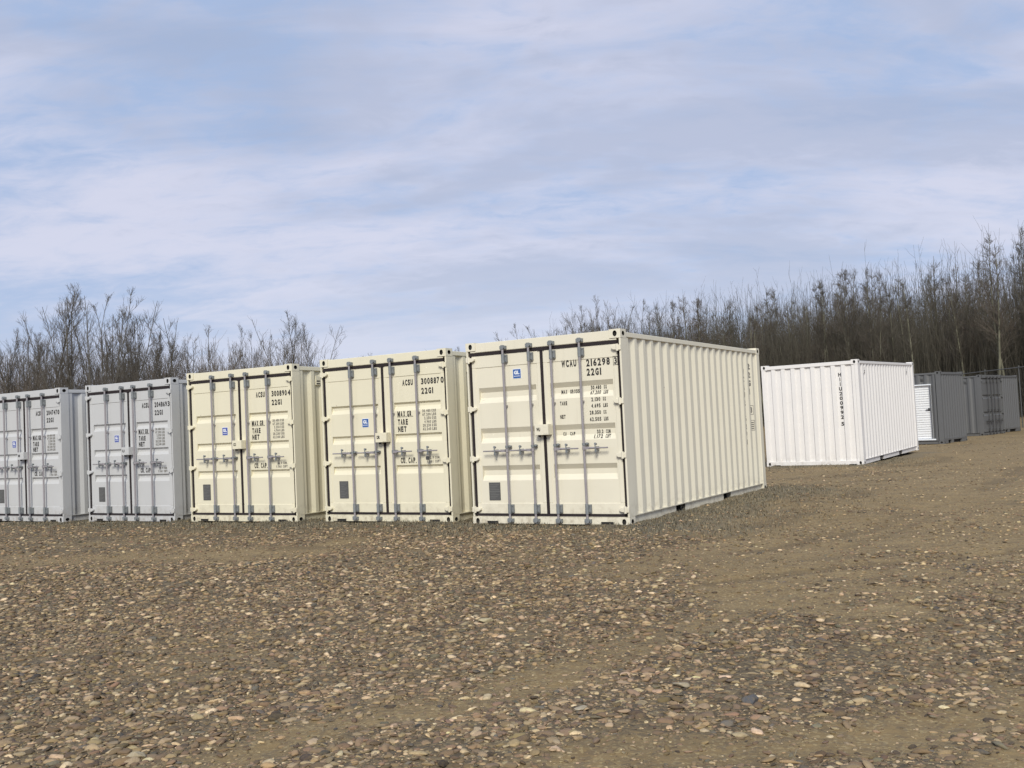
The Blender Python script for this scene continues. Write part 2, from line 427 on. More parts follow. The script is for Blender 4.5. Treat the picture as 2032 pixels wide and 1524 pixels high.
    for nm, key, mt in (('lettering', 'text', M['ink']), ('weight_lettering', 'faded', M['faded_ink'])):
        it = [t for t in spec.get(key, []) if (t[1] > 0) == (s > 0)]
        rows = {}
        for t in it:
            cls = 'check_digit' if (t[0] == '[]' or (len(t[0]) == 1 and t[3] > 2.03)) else 'owner_code' if t[3] > 2.03 and t[0].isalpha() else 'serial_number' if t[3] > 2.03 and t[0] != '22G1' else 'type_code' if t[0] == '22G1' else 'weight_figure' if t[0][0].isdigit() else 'weight_unit' if t[0] in ('KG', 'KGS', 'LBS', 'CUM', 'CUM.', 'CUFT') else 'weight_heading'
            rows.setdefault((cls, 0 if cls == 'check_digit' else round(t[3], 3)), []).append(t)
        for (cls, q), tt in rows.items(): letter_mesh(cls, tt, pl, cuts, mt, dr)
    if s < 0 and spec.get('gl'):
        x0, x1, z0, z1 = spec['gl']; y = FY if z0 > 2.225 else PY
        g = MB(); g.box(x0-0.007, x1+0.007, y-0.003, y-0.001, z0-0.007, z1+0.007, 1); g.box(x0, x1, y-0.006, y-0.0035, z0, z1)
        w = x1-x0; hgt = z1-z0
        v, fs = glyphs('GL')
        g.add([(x0+w*(0.14+0.72*p[0]), y-0.0075, z0+hgt*(0.42+0.42*p[1])) for p in v], fs, 1)
        g.add([(x0+w*0.1, y-0.0075, z0+hgt*0.20), (x1-w*0.1, y-0.0075, z0+hgt*0.20), (x1-w*0.1, y-0.0075, z0+hgt*0.26), (x0+w*0.1, y-0.0075, z0+hgt*0.26)], [(0, 1, 2, 3)], 1)
        g.build('class_plate', [spec.get('glmat', M['blue_plate']), M['sticker_white']], dr)
    if s < 0 and spec.get('plate'):
        x0, x1, z0, z1 = spec['plate']
        g = MB(); y = PY
        g.box(x0, x1, y-0.006, y-0.001, z0, z1)
        for k in range(9):
            zl = z1-0.03-(z1-z0-0.05)*k/8.5
            if k == 4 and spec.get('split'): g.box(x0, x1, y-0.008, y-0.0065, zl-0.006, zl+0.002, 1); continue
            g.box(x0+0.02, x1-0.02-0.03*(k % 3), y-0.0075, y-0.0065, zl-0.004, zl+0.002, 1)
        for q in ((x0+.01, z0+.01), (x1-.01, z0+.01), (x0+.01, z1-.01), (x1-.01, z1-.01)): g.cyl((q[0], y-0.010, q[1]), (q[0], y-0.005, q[1]), 0.005, 6)
        g.build('data_plate', [M['plate_grey'], M['plate_line']], dr)
    if s > 0 and spec.get('box_text'):
        lb = MB(); x0, x1, z0, z1 = -0.098, 0.112, 1.238, 1.382
        lb.box(x0, x1, -0.075, -0.068, z0, z1); lb.box(x0, x1, -0.068, FY-0.002, z1-0.006, z1); lb.box(x0, x0+0.006, -0.068, FY-0.002, z0, z1-0.006); lb.box(x1-0.006, x1, -0.068, FY-0.002, z0, z1-0.006)
        lb.box(x1-0.075, x1-0.004, -0.079, -0.0755, z0+0.012, z1-0.01)
        v, fs = glyphs(spec['box_text'])
        lb.add([(x0+0.028+0.06*p[0], -0.0765, z0+0.05+0.052*p[1]) for p in v], fs, 1)
        lb.cyl((x0+0.05, -0.03, z0-0.03), (x0+0.05, -0.03, z0), 0.02, 8, 1)
        lb.build('lock_box', [mat, M['ink']], dr, 0.003)
    return dr

def make_container(name, label, cat, group, pose, mat, spec):
    x, y, z, yaw, tx, ty = pose
    root = empty(name)
    root.matrix_world = Matrix.Translation((x, y, z+EYE)) @ Matrix.Rotation(yaw, 4, 'Z') @ Matrix.Rotation(ty, 4, 'X')
    tag(root, label, cat, group)
    for sx in (-1, 1):
        for fr in (True, False):
            for tp in (True, False): casting(root, mat, sx, fr, tp)
    doors = spec['front'] == 'doors'
    # posts
    for sx in (-1, 1):
        p = MB(); a, b = 1.190*sx, 1.2165*sx
        if doors:
            p.box(min(a, b), max(a, b), 0.004, 0.19, 0.118, HT-0.118)
            a2 = 1.150*sx; p.box(min(a2, a), max(a2, a), 0.062, 0.19, 0.118, HT-0.118)
        else:
            a2 = 1.135*sx; p.box(min(a2, b), max(a2, b), 0.004, 0.17, 0.118, HT-0.118)
        p.build('corner_post', mat, root, 0.004)
        p = MB(); a2 = 1.135*sx; p.box(min(a2, b), max(a2, b), LEN-0.17, LEN-0.004, 0.118, HT-0.118)
        p.build('corner_post', mat, root, 0.004)
    # end rails
    if doors:
        h = MB(); h.box(-1.057, 1.057, 0.009, 0.13, 2.450, HT-0.012); h.box(-1.150, 1.150, 0.012, 0.13, 2.446, 2.4725)
        h.build('header_rail', mat, root, 0.004)
        h = MB(); h.box(-1.057, 1.057, 0.009, 0.13, 0.022, 0.116); h.box(-1.150, 1.150, 0.014, 0.13, 0.1185, 0.124)
        for q in (-1, 1): h.box(min(q*0.80, q*0.985), max(q*0.80, q*0.985), 0.005, 0.0085, 0.020, 0.062, 1)
        h.build('sill_rail', [mat, M['dark']], root, 0.003)
    else:
        h = MB(); h.box(-1.057, 1.057, 0.006, 0.08, 2.478, HT-0.025); h.build('header_rail', mat, root, 0.004)
        h = MB(); z1_ = 0.112 if not spec.get('tall_sill') else 0.20; z0_ = 0.018 if not spec.get('tall_sill') else 0.13
        h.box(-1.057, 1.057, 0.006, 0.10, z0_, z1_)
        if spec.get('tall_sill'):
            for q0, q1 in ((-1.055, -0.75), (-0.42, -0.19), (0.67, 1.055)): h.box(q0, q1, 0.008, 0.09, 0.01, 0.1285)
            h.box(-1.05, 1.05, 0.10, 0.12, 0.01, 0.128, 1)
        else:
            for q in (-1, 1): h.box(min(q*0.86, q*1.045), max(q*0.86, q*1.045), 0.002, 0.0055, 0.016, 0.036, 1)
        h.build('sill_rail', [mat, M['dark']], root, 0.003)
    h = MB(); h.box(-1.057, 1.057, LEN-0.08, LEN-0.006, 2.478, HT-0.025); h.build('header_rail', mat, root, 0.004)
    h = MB(); h.box(-1.057, 1.057, LEN-0.10, LEN-0.006, 0.018, 0.112); h.build('sill_rail', mat, root, 0.004)
    # long sides
    roll = spec.get('roller')
    for sx in (-1, 1):
        prof = corr_profile(0.19, LEN-0.17, 0.278)
        w = MB()
        segs = [(0.136, 2.488)]
        def wall(pr, z0, z1):
            for (a, d), (b, e) in zip(pr[:-1], pr[1:]):
                xa, xb = sx*(1.2055-d), sx*(1.2055-e)
                w.add([(xa, a, z0), (xb, b, z0), (xb, b, z1), (xa, a, z1)], [(0, 1, 2, 3)])
        if roll and sx < 0:
            y0, y1, z0, z1 = roll
            cut = lambda lo, hi: [(lo, depth_at(prof, lo))] + [p for p in prof if lo < p[0] < hi] + [(hi, depth_at(prof, hi))]
            wall(cut(0.19, y0), 0.136, 2.488); wall(cut(y1, LEN-0.17), 0.136, 2.488); wall(cut(y0, y1), z1, 2.488)
        else: wall(prof, 0.136, 2.488)
        w.box(min(sx*1.168, sx*1.210), max(sx*1.168, sx*1.210), 0.178, LEN-0.178, 0.124, 0.1355)   # lower lip
        sw = w.build('side_wall', mat, root)
        t = MB(); t.box(min(sx*1.155, sx*1.214), max(sx*1.155, sx*1.214), 0.1785, LEN-0.1785, 2.4885, 2.553); t.build('top_rail', mat, root, 0.004)
        t = MB(); xs = (min(sx*1.10, sx*1.178), max(sx*1.10, sx*1.178))
        ya = 0.1785
        for p0, p1 in ((1.72, 2.09), (3.80, 4.18)):
            t.box(*xs, ya, p0, 0.012, 0.1235); t.box(*xs, p0, p1, 0.1155, 0.1235); ya = p1
        t.box(*xs, ya, LEN-0.1785, 0.012, 0.1235)
        t.build('bottom_rail', mat, root)
        for p0, p1 in ((1.72, 2.09), (3.80, 4.18)):
            k = MB(); xi = sx*1.02; xo = sx*1.172
            k.add([(xo, p0, .012), (xo, p1, .012), (xo, p1, .115), (xo, p0, .115), (xi, p0, .012), (xi, p1, .012), (xi, p1, .115), (xi, p0, .115)],
                  [(0, 4, 7, 3), (1, 2, 6, 5), (3, 7, 6, 2), (4, 5, 6, 7)])
            k.build('forklift_pocket', M['dark'], root)
        for vy in spec.get('vents', (0.62,)):
            v = MB(); xo = sx*(1.2055-CORR_D+0.002); xv = sx*(1.2055-CORR_D+0.030); vz = spec.get('vent_z', 2.25)
            pc = [p[0] for p in prof if p[1] > 0]; yc = min(((a+b)/2 for a, b in zip(pc[::2], pc[1::2])), key=lambda q: abs(q-vy))
            v.box(min(xo, xv), max(xo, xv), yc-0.055, yc+0.055, vz, vz+0.15)
            v.box(min(xv, xv+sx*.002), max(xv, xv+sx*.002), yc-0.045, yc+0.045, vz+0.012, vz+0.035, 1); v.box(min(xv, xv+sx*.002), max(xv, xv+sx*.002), yc-0.045, yc+0.045, vz+0.055, vz+0.078, 1)
            v.build('vent', [mat, M['dark']], root, 0.003)
        if spec.get('side_text') and sx > 0:
            pl = lambda a, b: (sx*(1.2055-depth_at(prof, a)+0.003), a, b)
            [letter_mesh(nm_, tt, pl, [(0, p[0]) for p in prof], M['faded_ink'], sw) for nm_, tt in spec['side_text']]
    # far end and front end walls
    def end_wall(yp, sy, texts=None):
        pr = corr_profile(-1.135, 1.135, spec.get('end_pitch', 0.2665)); w = MB()
        if spec.get('end_hard'):
            n = 9; p = 2.27/n; pr = [(-1.135, 0)]
            for i in range(n):
                q = -1.135+i*p; pr += [(q+p*0.06, 0.0), (q+p*0.16, CORR_D+.004), (q+p*0.60, CORR_D+.004), (q+p*0.71, 0.0), (q+p, 0.0)]
        z0 = 0.112 if not spec.get('tall_sill') else 0.20
        for (a, d), (b, e) in zip(pr[:-1], pr[1:]):
            w.add([(a, yp+sy*(0.016+d), z0), (b, yp+sy*(0.016+e), z0), (b, yp+sy*(0.016+e), 2.478), (a, yp+sy*(0.016+d), 2.478)], [(0, 1, 2, 3)])
        ew = w.build('end_wall', mat, root)
        if texts:
            for nm_, tt in (('container_number', texts[:-1]), ('check_digit', texts[-1:])): letter_mesh(nm_, tt, lambda a, b: (a, yp+sy*(0.016+depth_at(pr, a)-0.003), b), [(0, p[0]) for p in pr], M['ink'], ew)
    end_wall(LEN, -1)
    if not doors: end_wall(0.0, 1, spec.get('end_text'))
    rf = MB(); zr = 2.536
    n = 20; pts = [(0.13, 0)]; p = (LEN-0.26)/n
    for i in range(n): q = 0.13+i*p; pts += [(q+p*.3, 0), (q+p*.42, .018), (q+p*.8, .018), (q+p, 0)]
    for (a, d), (b, e) in zip(pts[:-1], pts[1:]):
        rf.add([(-1.15, a, zr+d), (1.15, a, zr+d), (1.15, b, zr+e), (-1.15, b, zr+e)], [(0, 1, 2, 3)])
    rf.build('roof', mat, root)
    fl = MB(); fl.box(-1.10, 1.10, 0.13, LEN-0.1, 0.118, 0.134); fl.build('floor', M['dark'], root)
    if doors:
        g = MB()
        gy0, gy1 = 0.058, 0.10
        g.box(-1.150, 1.150, 0.020, gy1, 2.4025, 2.4455); g.box(-1.150, 1.150, 0.020, gy1, 0.1245, 0.1575)
        for q in (-1, 1): g.box(min(q*1.1465, q*1.1495), max(q*1.1465, q*1.1495), 0.040, gy1, 0.1578, 2.4022)
        for q, yy in ((-1, 0.022), (1, 0.048)): g.box(min(q*1.1500, q*(1.1885 if q > 0 else 1.181)), max(q*1.1500, q*(1.1885 if q > 0 else 1.181)), yy, 0.0615, 0.128, 2.440)
        g.box(-0.0175, 0.0215, 0.022, gy1, 0.1578, 2.4022); g.box(-0.05, 0.055, 0.016, 0.0195, 2.396, 2.452)
        g.build('gasket', M['rubber'] if not spec.get('dark_doors') else M['dark'], root)
        for s in (-1, 1): make_door(root, s, spec['rec'], spec['dep'], mat, spec.get('rodmat', M['galv']), spec)
    if roll:
        y0, y1, z0, z1 = roll
        rd = MB(); n = 23; p = (z1-z0-0.05)/n
        for i in range(n):
            q = z0+0.03+i*p; X = lambda d: -(1.2055-0.075-d)
            prof = [(q, 0.014), (q+p*0.16, 0.014), (q+p*0.26, -0.016), (q+p*0.86, -0.016), (q+p, 0.014)]
            for (a, d), (b, e) in zip(prof[:-1], prof[1:]):
                rd.add([(X(d), y0+.03, a), (X(e), y0+.03, b), (X(e), y1-.03, b), (X(d), y1-.03, a)], [(0, 1, 2, 3)])
        dd = rd.build('roller_door', M['roller'], root)
        fm = MB()
        fm.box(-1.222, -1.13, y0-0.02, y1+0.02, z1-0.03, z1+0.012); fm.box(-1.226, -1.12, y0-0.10, y1+0.10, z0-0.02, z0+0.028)
        fm.box(-1.210, -1.12, y0-0.02, y0+0.035, z0+0.029, z1-0.031, 1); fm.box(-1.210, -1.12, y1-0.035, y1+0.02, z0+0.029, z1-0.031, 1)
        fm.build('door_surround', [M['sticker_white'], mat], root, 0.004)
        lt = MB(); zc = 1.24
        lt.prism([(0, 0)]*0 or [(-1.16, zc-0.03), (-1.13, zc-0.045), (-1.10, zc-0.03), (-1.10, zc+0.03), (-1.13, zc+0.045), (-1.16, zc+0.03)], y0+0.02, y0+0.14)
        lt.box(-1.19, -1.16, y0+0.01, y0+0.20, zc-0.014, zc+0.014)
        lt.build('latch', M['dark_bar'], dd)
    return root

SH = -0.020
RODS_A = (((-0.582, 0.38), (-0.167, 0.36)), ((0.183, 0.36), (0.620, 0.36)))
RODS_B = (((-0.597, 0.38), (-0.135, 0.36)), ((0.199, 0.36), (0.673, 0.35)))
def acsu_spec(num, chk, matname, boxt, glm=None, purple=False):
    T = [('ACSU', 0.395, 0.593, 2.080, 2.172), (num, 0.744, 1.079, 2.080, 2.174), (chk, 1.106, 1.162, 2.080, 2.174), ('22G1', 0.742, 0.964, 1.936, 2.028),
         ('MAX.GR.', 0.280, 0.570, 1.603, 1.698), ('TARE', 0.283, 0.470, 1.486, 1.575), ('NET', 0.280, 0.440, 1.380, 1.466), ('CU. CAP.', 0.306, 0.602, 0.903, 0.990)]
    T = [(a, l+SH, r+SH, b, t) for a, l, r, b, t in T]
    Fd = []
    for i, (n_, u) in enumerate((('30.480', 'KGS'), ('67.200', 'LBS'), ('2.250', 'KGS'), ('4.960', 'LBS'), ('28.230', 'KGS'), ('62.240', 'LBS'))):
        z1 = 1.704-i*0.0545; l = 0.745 if len(n_) > 5 else 0.775
        Fd += [(n_, l+SH, 0.895+SH, z1-0.043, z1), (u, 0.915+SH, 0.995+SH, z1-0.043, z1)]
    Fd += [('32.9', 0.820+SH, 0.920+SH, 0.960, 1.000), ('CUM.', 0.940+SH, 1.035+SH, 0.960, 1.000), ('1.161', 0.790+SH, 0.910+SH, 0.903, 0.944), ('CUFT', 0.940+SH, 1.038+SH, 0.903, 0.944)]
    return dict(front='doors', rods=RODS_B, hz=1.085, rec=REC_B, dep=0.036, text=T, faded=Fd, box_text=boxt, gl=(-0.426, -0.307, 1.483, 1.609),
                glmat=M['blue_purple'] if purple else M['blue_plate'], plate=(-0.935, -0.758, 0.376, 0.647), vents=(0.62,),
                side_text=[('container_number', [('F', 1.16, 1.23, 1.90, 2.04)])] if matname == 'yellow_cream' else [])
wc = [('WCAU', 0.328, 0.556, 2.140, 2.236), ('216298', 0.703, 1.053, 2.128, 2.224), ('3', 1.118, 1.158, 2.132, 2.222), ('[]', 1.100, 1.172, 2.118, 2.236), ('22G1', 0.703, 0.923, 2.003, 2.100)]
wf = [('MAX  GROSS', 0.283, 0.563, 1.780, 1.836), ('TARE', 0.277, 0.385, 1.626, 1.680), ('NET', 0.270, 0.352, 1.444, 1.498), ('CU   CAP', 0.279, 0.464, 1.214, 1.262)]
for n_, u, zc, l in (('30.480', 'KG', 1.843, .732), ('67.200', 'LBS', 1.776, .729), ('2.130', 'KG', 1.684, .752), ('4.695', 'LBS', 1.599, .748), ('28.350', 'KG', 1.509, .719), ('62.505', 'LBS', 1.420, .717), ('33.2', 'CUM', 1.252, .79), ('1.172', 'CUFT', 1.190, .755)):
    wf += [(n_, l, 0.885, zc-0.026, zc+0.026), (u, 0.925, 0.965 if len(u) < 3 else 0.99 if len(u) == 3 else 1.0, zc-0.026, zc+0.026)]
sh = lambda L: [(a, l+SH, r+SH, b, t) for a, l, r, b, t in L]
def vertical(txt, xc, w, z_top, pitch, h, skip=()):
    out = []; z = z_top
    for ch in txt:
        if ch != ' ': out.append((ch, xc-(0.012 if ch in 'I1' else w/2), xc+(0.012 if ch in 'I1' else w/2), z-h, z))
        z -= pitch
    return out
side_wc = [('container_number', vertical('WCAU216298', 5.205, 0.075, 2.20, 0.138, 0.100)), ('type_code', vertical('22G1', 5.525, 0.075, 2.30, 0.150, 0.105)),
           ('check_digit', [('[]', 5.485, 5.590, 1.385, 1.550), ('3', 5.515, 5.560, 1.415, 1.520)]), ('small_sign', [('[]', 5.49, 5.60, 1.10, 1.285)] + [('#', 5.51, 5.58, 1.125+k*0.036, 1.143+k*0.036) for k in range(4)])]
wc_spec = dict(front='doors', rods=RODS_A, rec=REC_A, dep=0.046, text=sh(wc+wf), faded=[], box_text='WU', gl=(-0.463, -0.341, 2.043, 2.168), plate=(-0.946, -0.760, 0.345, 0.596), split=True, side_text=side_wc, vents=())

GA = 'containers parked in a row with their doors to the yard'
c_num = acsu_spec('300887', '0', 'yellow_cream', 'DR')
make_container('shipping_container', 'cream container numbered 216298, its long corrugated side in full view, rightmost of the front row', 'container', GA, (0.4016, 13.4811, -1.3732, -0.5398, 0, 0), M['cream'], wc_spec)
make_container('shipping_container', 'cream container numbered 300887 standing between the containers numbered 216298 and 300890', 'container', GA, (-2.0113, 15.1315, -1.3846, -0.5271, 0, 0), M['yellow_cream'], c_num)
make_container('shipping_container', 'cream container numbered 300890 standing directly right of a light grey container', 'container', GA, (-4.6288, 16.592, -1.3996, -0.518, 0, 0), M['yellow_cream'], acsu_spec('300890', '4', 'yellow_cream', 'CO', purple=True))
g4 = acsu_spec('204869', '3', 'light_grey', 'U', purple=True); g4['tilt'] = 0.0
make_container('shipping_container', 'light grey container numbered 204869 standing next to a cream container', 'container', GA, (-7.123, 18.1609, -1.4298, -0.5491, 0, 0), M['light_grey'], g4)
make_container('shipping_container', 'light grey container numbered 204747, leftmost of the row and cut by the photo edge', 'container', GA, (-9.7131, 19.4894, -1.4376, -0.5491, 0, 0), M['light_grey'], acsu_spec('204747', '0', 'light_grey', 'M', purple=True))

pk = empty('padlock'); tag(pk, 'small dark padlock hanging from the rightmost handle of the container numbered 300887', 'padlock')
pk.matrix_world = Matrix.Translation((-2.0113, 15.1315, -1.3846+EYE)) @ Matrix.Rotation(-0.5271, 4, 'Z') @ Matrix.Translation((0.857, -0.062, 0.985))
p_ = MB(); p_.prism([(-0.027, -0.03), (-0.022, -0.036), (0.022, -0.036), (0.027, -0.03), (0.027, 0.012), (0.020, 0.018), (-0.020, 0.018), (-0.027, 0.012)], -0.012, 0.012); p_.build('lock_body', M['dark_bar'], pk, 0.002)
p_ = MB(); hp = [(-0.016, 0.018), (-0.016, 0.045), (-0.008, 0.056), (0.008, 0.056), (0.016, 0.045), (0.016, 0.018)]
for (a, b), (c, d) in zip(hp[:-1], hp[1:]): p_.cyl((a, 0, b), (c, 0, d), 0.0042, 6)
p_.build('shackle', M['galv'], pk)
GB = 'containers standing apart behind the front row'
w_spec = dict(front='blind', end_hard=True, end_text=vertical('HIIU2009925', 0.755, 0.072, 2.285, 0.1165, 0.094), vents=(0.75, 5.3))
t_ = w_spec['end_text']; t_[-1] = (t_[-1][0], t_[-1][1], t_[-1][2], t_[-1][3]-0.05, t_[-1][4]-0.05)
make_container('shipping_container', 'white container with a blind ribbed end marked HIIU in vertical letters', 'container', GB, (7.4635, 24.714, -1.3422, -0.5963, 0, 0.0151), M['white'], w_spec)
d_spec = dict(front='blind', tall_sill=True, roller=(0.375, 2.60, 0.165, 2.142), vents=(0.68, 5.3), vent_z=2.28)
make_container('shipping_container', 'dark grey container with a white roller door in its side, beside the white container', 'container', GB, (16.0129, 35.8146, -1.3408, 0.8274, 0, 0), M['dark_grey'], d_spec)
make_container('shipping_container', 'dark grey container with lock bars on its double doors, second of the dark grey ones', 'container', GB, (20.6211, 42.3489, -1.3349, 0.7802, 0, 0), M['dark_grey'],
               dict(front='doors', rods=RODS_A, hz=0.62, rec=REC_D, dep=0.045, text=[], faded=[], rodmat=M['dark_bar'], vents=(0.62,), dark_doors=True))
make_container('shipping_container', 'dark grey container farthest back at the right edge, showing only a plain ribbed end', 'container', GB, (22.6131, 44.8663, -1.3108, 0.788, 0, 0), M['dark_grey'],
               dict(front='blind', tall_sill=True, vents=()))
FOOT = [(0.4016, 13.4811, -0.5398), (-2.0113, 15.1315, -0.5271), (-4.6288, 16.592, -0.518), (-7.123, 18.1609, -0.5491), (-9.7131, 19.4894, -0.5491), (7.4635, 24.714, -0.5963), (16.0129, 35.8146, 0.8274), (20.6211, 42.3489, 0.7802), (22.6131, 44.8663, 0.788)]
def box_dist(x, y, f):
    """signed distance to a container's footprint (negative inside)"""
    cx, cy, a = f; dx, dy = x-cx, y-cy
    lx = dx*math.cos(a)+dy*math.sin(a); ly = -dx*math.sin(a)+dy*math.cos(a)
    qx = np.abs(lx)-HB; qy = np.abs(ly-LEN/2)-LEN/2
    return np.hypot(np.maximum(qx, 0), np.maximum(qy, 0)) + np.minimum(np.maximum(qx, qy), 0)

# ------------------------------------------------------------------ ground
def base_h(x, y):
    h = np.interp(x, [-60, -30, -9.7, -7, -4.6, -2, 0.4, 7.5, 16, 22, 30], [-.12, -.10, -.053, -.045, -.015, 0, .012, .043, .045, .07, .09])*sstep(y, 6, 13)
    h = h + 0.45*sstep(x, 24, 31)*sstep(y, 28, 44) + 0.8*sstep(y, 58, 90)*sstep(x, -2, 10)
    return h
TRACKS = [([(-1.9, 3.7), (-1.13, 4.56), (-0.12, 5.25), (0.81, 6.2), (1.93, 7.41), (3.72, 10.17), (8.55, 18.55), (13, 25)], 0.36),
          ([(-0.8, 3.6), (0.2, 4.02), (0.97, 4.26), (1.65, 4.36), (2.27, 4.57), (3.6, 5.4), (5.5, 7.6), (9, 12)], 0.34),
          ([(1.2, 9.3), (1.9, 10.13), (3.58, 12.32), (7.48, 17.8), (11.28, 22.67), (17, 31)], 0.85),
          ([(2.6, 9.2), (4.8, 12.0), (8.5, 16.5), (14, 24)], 1.1),
          ([(-9, 13.2), (-6.63, 12.62), (-4.61, 12.38), (-2.67, 12.16)], 0.9),
          ([(1.7, 3.2), (1.95, 3.81), (2.3, 4.04), (3.2, 4.3)], 0.35)]
RUTS = [([(0.9, 10.6), (1.7, 11.1), (2.9, 12.3), (4.3, 14.2), (5.6, 16.4)], 0.35, 1.0), ([(2.2, 10.0), (4.0, 11.4), (7.5, 16.0), (12, 23)], 0.22, 0.8), ([(1.6, 8.3), (3.0, 8.8), (4.6, 9.3), (7, 10.5)], 0.14, 0.9),
        ([(3.4, 10.2), (6.2, 13.6), (10, 19.5), (15, 28)], 0.22, 0.7), ([(-8, 13.6), (-5, 12.9), (-2.5, 12.5), (0.5, 11.6)], 0.30, 0.8), ([(5.2, 20.6), (8.0, 21.5), (10.5, 24.5), (13, 29)], 0.5, 0.8), ([(-0.6, 4.3), (0.5, 4.7), (1.4, 4.75)], 0.12, 0.6)]
def seg_dist(x, y, pts):
    d = np.full(x.shape, 1e9)
    for (ax, ay), (bx, by) in zip(pts[:-1], pts[1:]):
        vx, vy = bx-ax, by-ay; t = np.clip(((x-ax)*vx+(y-ay)*vy)/(vx*vx+vy*vy), 0, 1)
        d = np.minimum(d, np.hypot(x-ax-t*vx, y-ay-t*vy))
    return d
def dirt_mask(x, y):
    m = np.zeros(x.shape)
    wob = (fbm(x*1.3, y*1.3, 31, 4)-0.5)*1.0
    for i, (pts, w) in enumerate(TRACKS):
        d = seg_dist(x, y, pts)
        k = np.exp(-((d/w+wob*0.9).clip(0))**2*1.1)
        m = np.maximum(m, k*(0.78 if i in (0, 1) else 0.95 if i == 4 else 1.0))
    far = np.maximum(sstep(x-0.25*y, 0.4, 3.2)*sstep(y, 8.5, 13), 0.85*sstep(x-(1.25+0.13*(y-7)), -0.5, 0.9)*sstep(y, 6.1, 7.6))*0.85      # open yard to the right of the row
    m = np.maximum(m, far)
    n = fbm(x*0.9, y*0.9, 77, 5); n2 = fbm(x*4.3, y*4.3, 78, 4)
    m = m*(0.50+0.8*n) + 0.42*sstep(n, 0.50, 0.74) + (n2-.5)*0.85*(0.25+m*(1-m)*3)
    m = np.clip(m, 0, 1)
    return m
def grass_mask(x, y):
    d = np.full(x.shape, 1e9)
    for f in FOOT[:6]: d = np.minimum(d, box_dist(x, y, f))
    n = fbm(x*1.1, y*1.1, 55, 4)
    g = np.exp(-(np.maximum(d, 0)/(0.15+1.15*n))**1.6)*(d > -0.15)
    # wide weedy strip along the open side of the end container
    cx, cy, a = FOOT[0]; dx, dy = x-cx, y-cy
    lx = dx*math.cos(a)+dy*math.sin(a); ly = -dx*math.sin(a)+dy*math.cos(a)
    g = np.maximum(g, np.exp(-(np.maximum(lx-HB, 0)/(0.5+1.7*n))**2)*(lx > HB-.05)*sstep(ly, -1.2, 0)*sstep(ly, 7.6, 6.0))
    return np.clip(g, 0, 1)
def micro(x, y, dm):
    h = (fbm(x*0.45, y*0.45, 3, 3)-.5)*0.07 + (fbm(x*2.2, y*2.2, 9, 4)-.5)*0.034 + (fbm(x*13, y*13, 21, 4)-.5)*0.020*(1.3-.6*dm)
    for pts, w, q in RUTS[:4]: h = h - 0.028*q*np.exp(-(seg_dist(x, y, pts)/(w*.9))**2)
    return h - 0.018*dm
def ground_h(x, y):
    dm = dirt_mask(x, y)
    near = np.full(x.shape, 1e9)
    for f in FOOT: near = np.minimum(near, box_dist(x, y, f))
    keep = 0.25+0.75*sstep(near, 0.0, 1.5)
    berm = 0.026*np.exp(-(np.maximum(near, 0)/0.22)**2)*(near > -0.06)*sstep(fbm(x*1.7, y*1.7, 63, 4), 0.36, 0.66)
    return base_h(x, y) + berm + micro(x, y, dm)*keep*sstep(np.hypot(x, y), 260, 40)

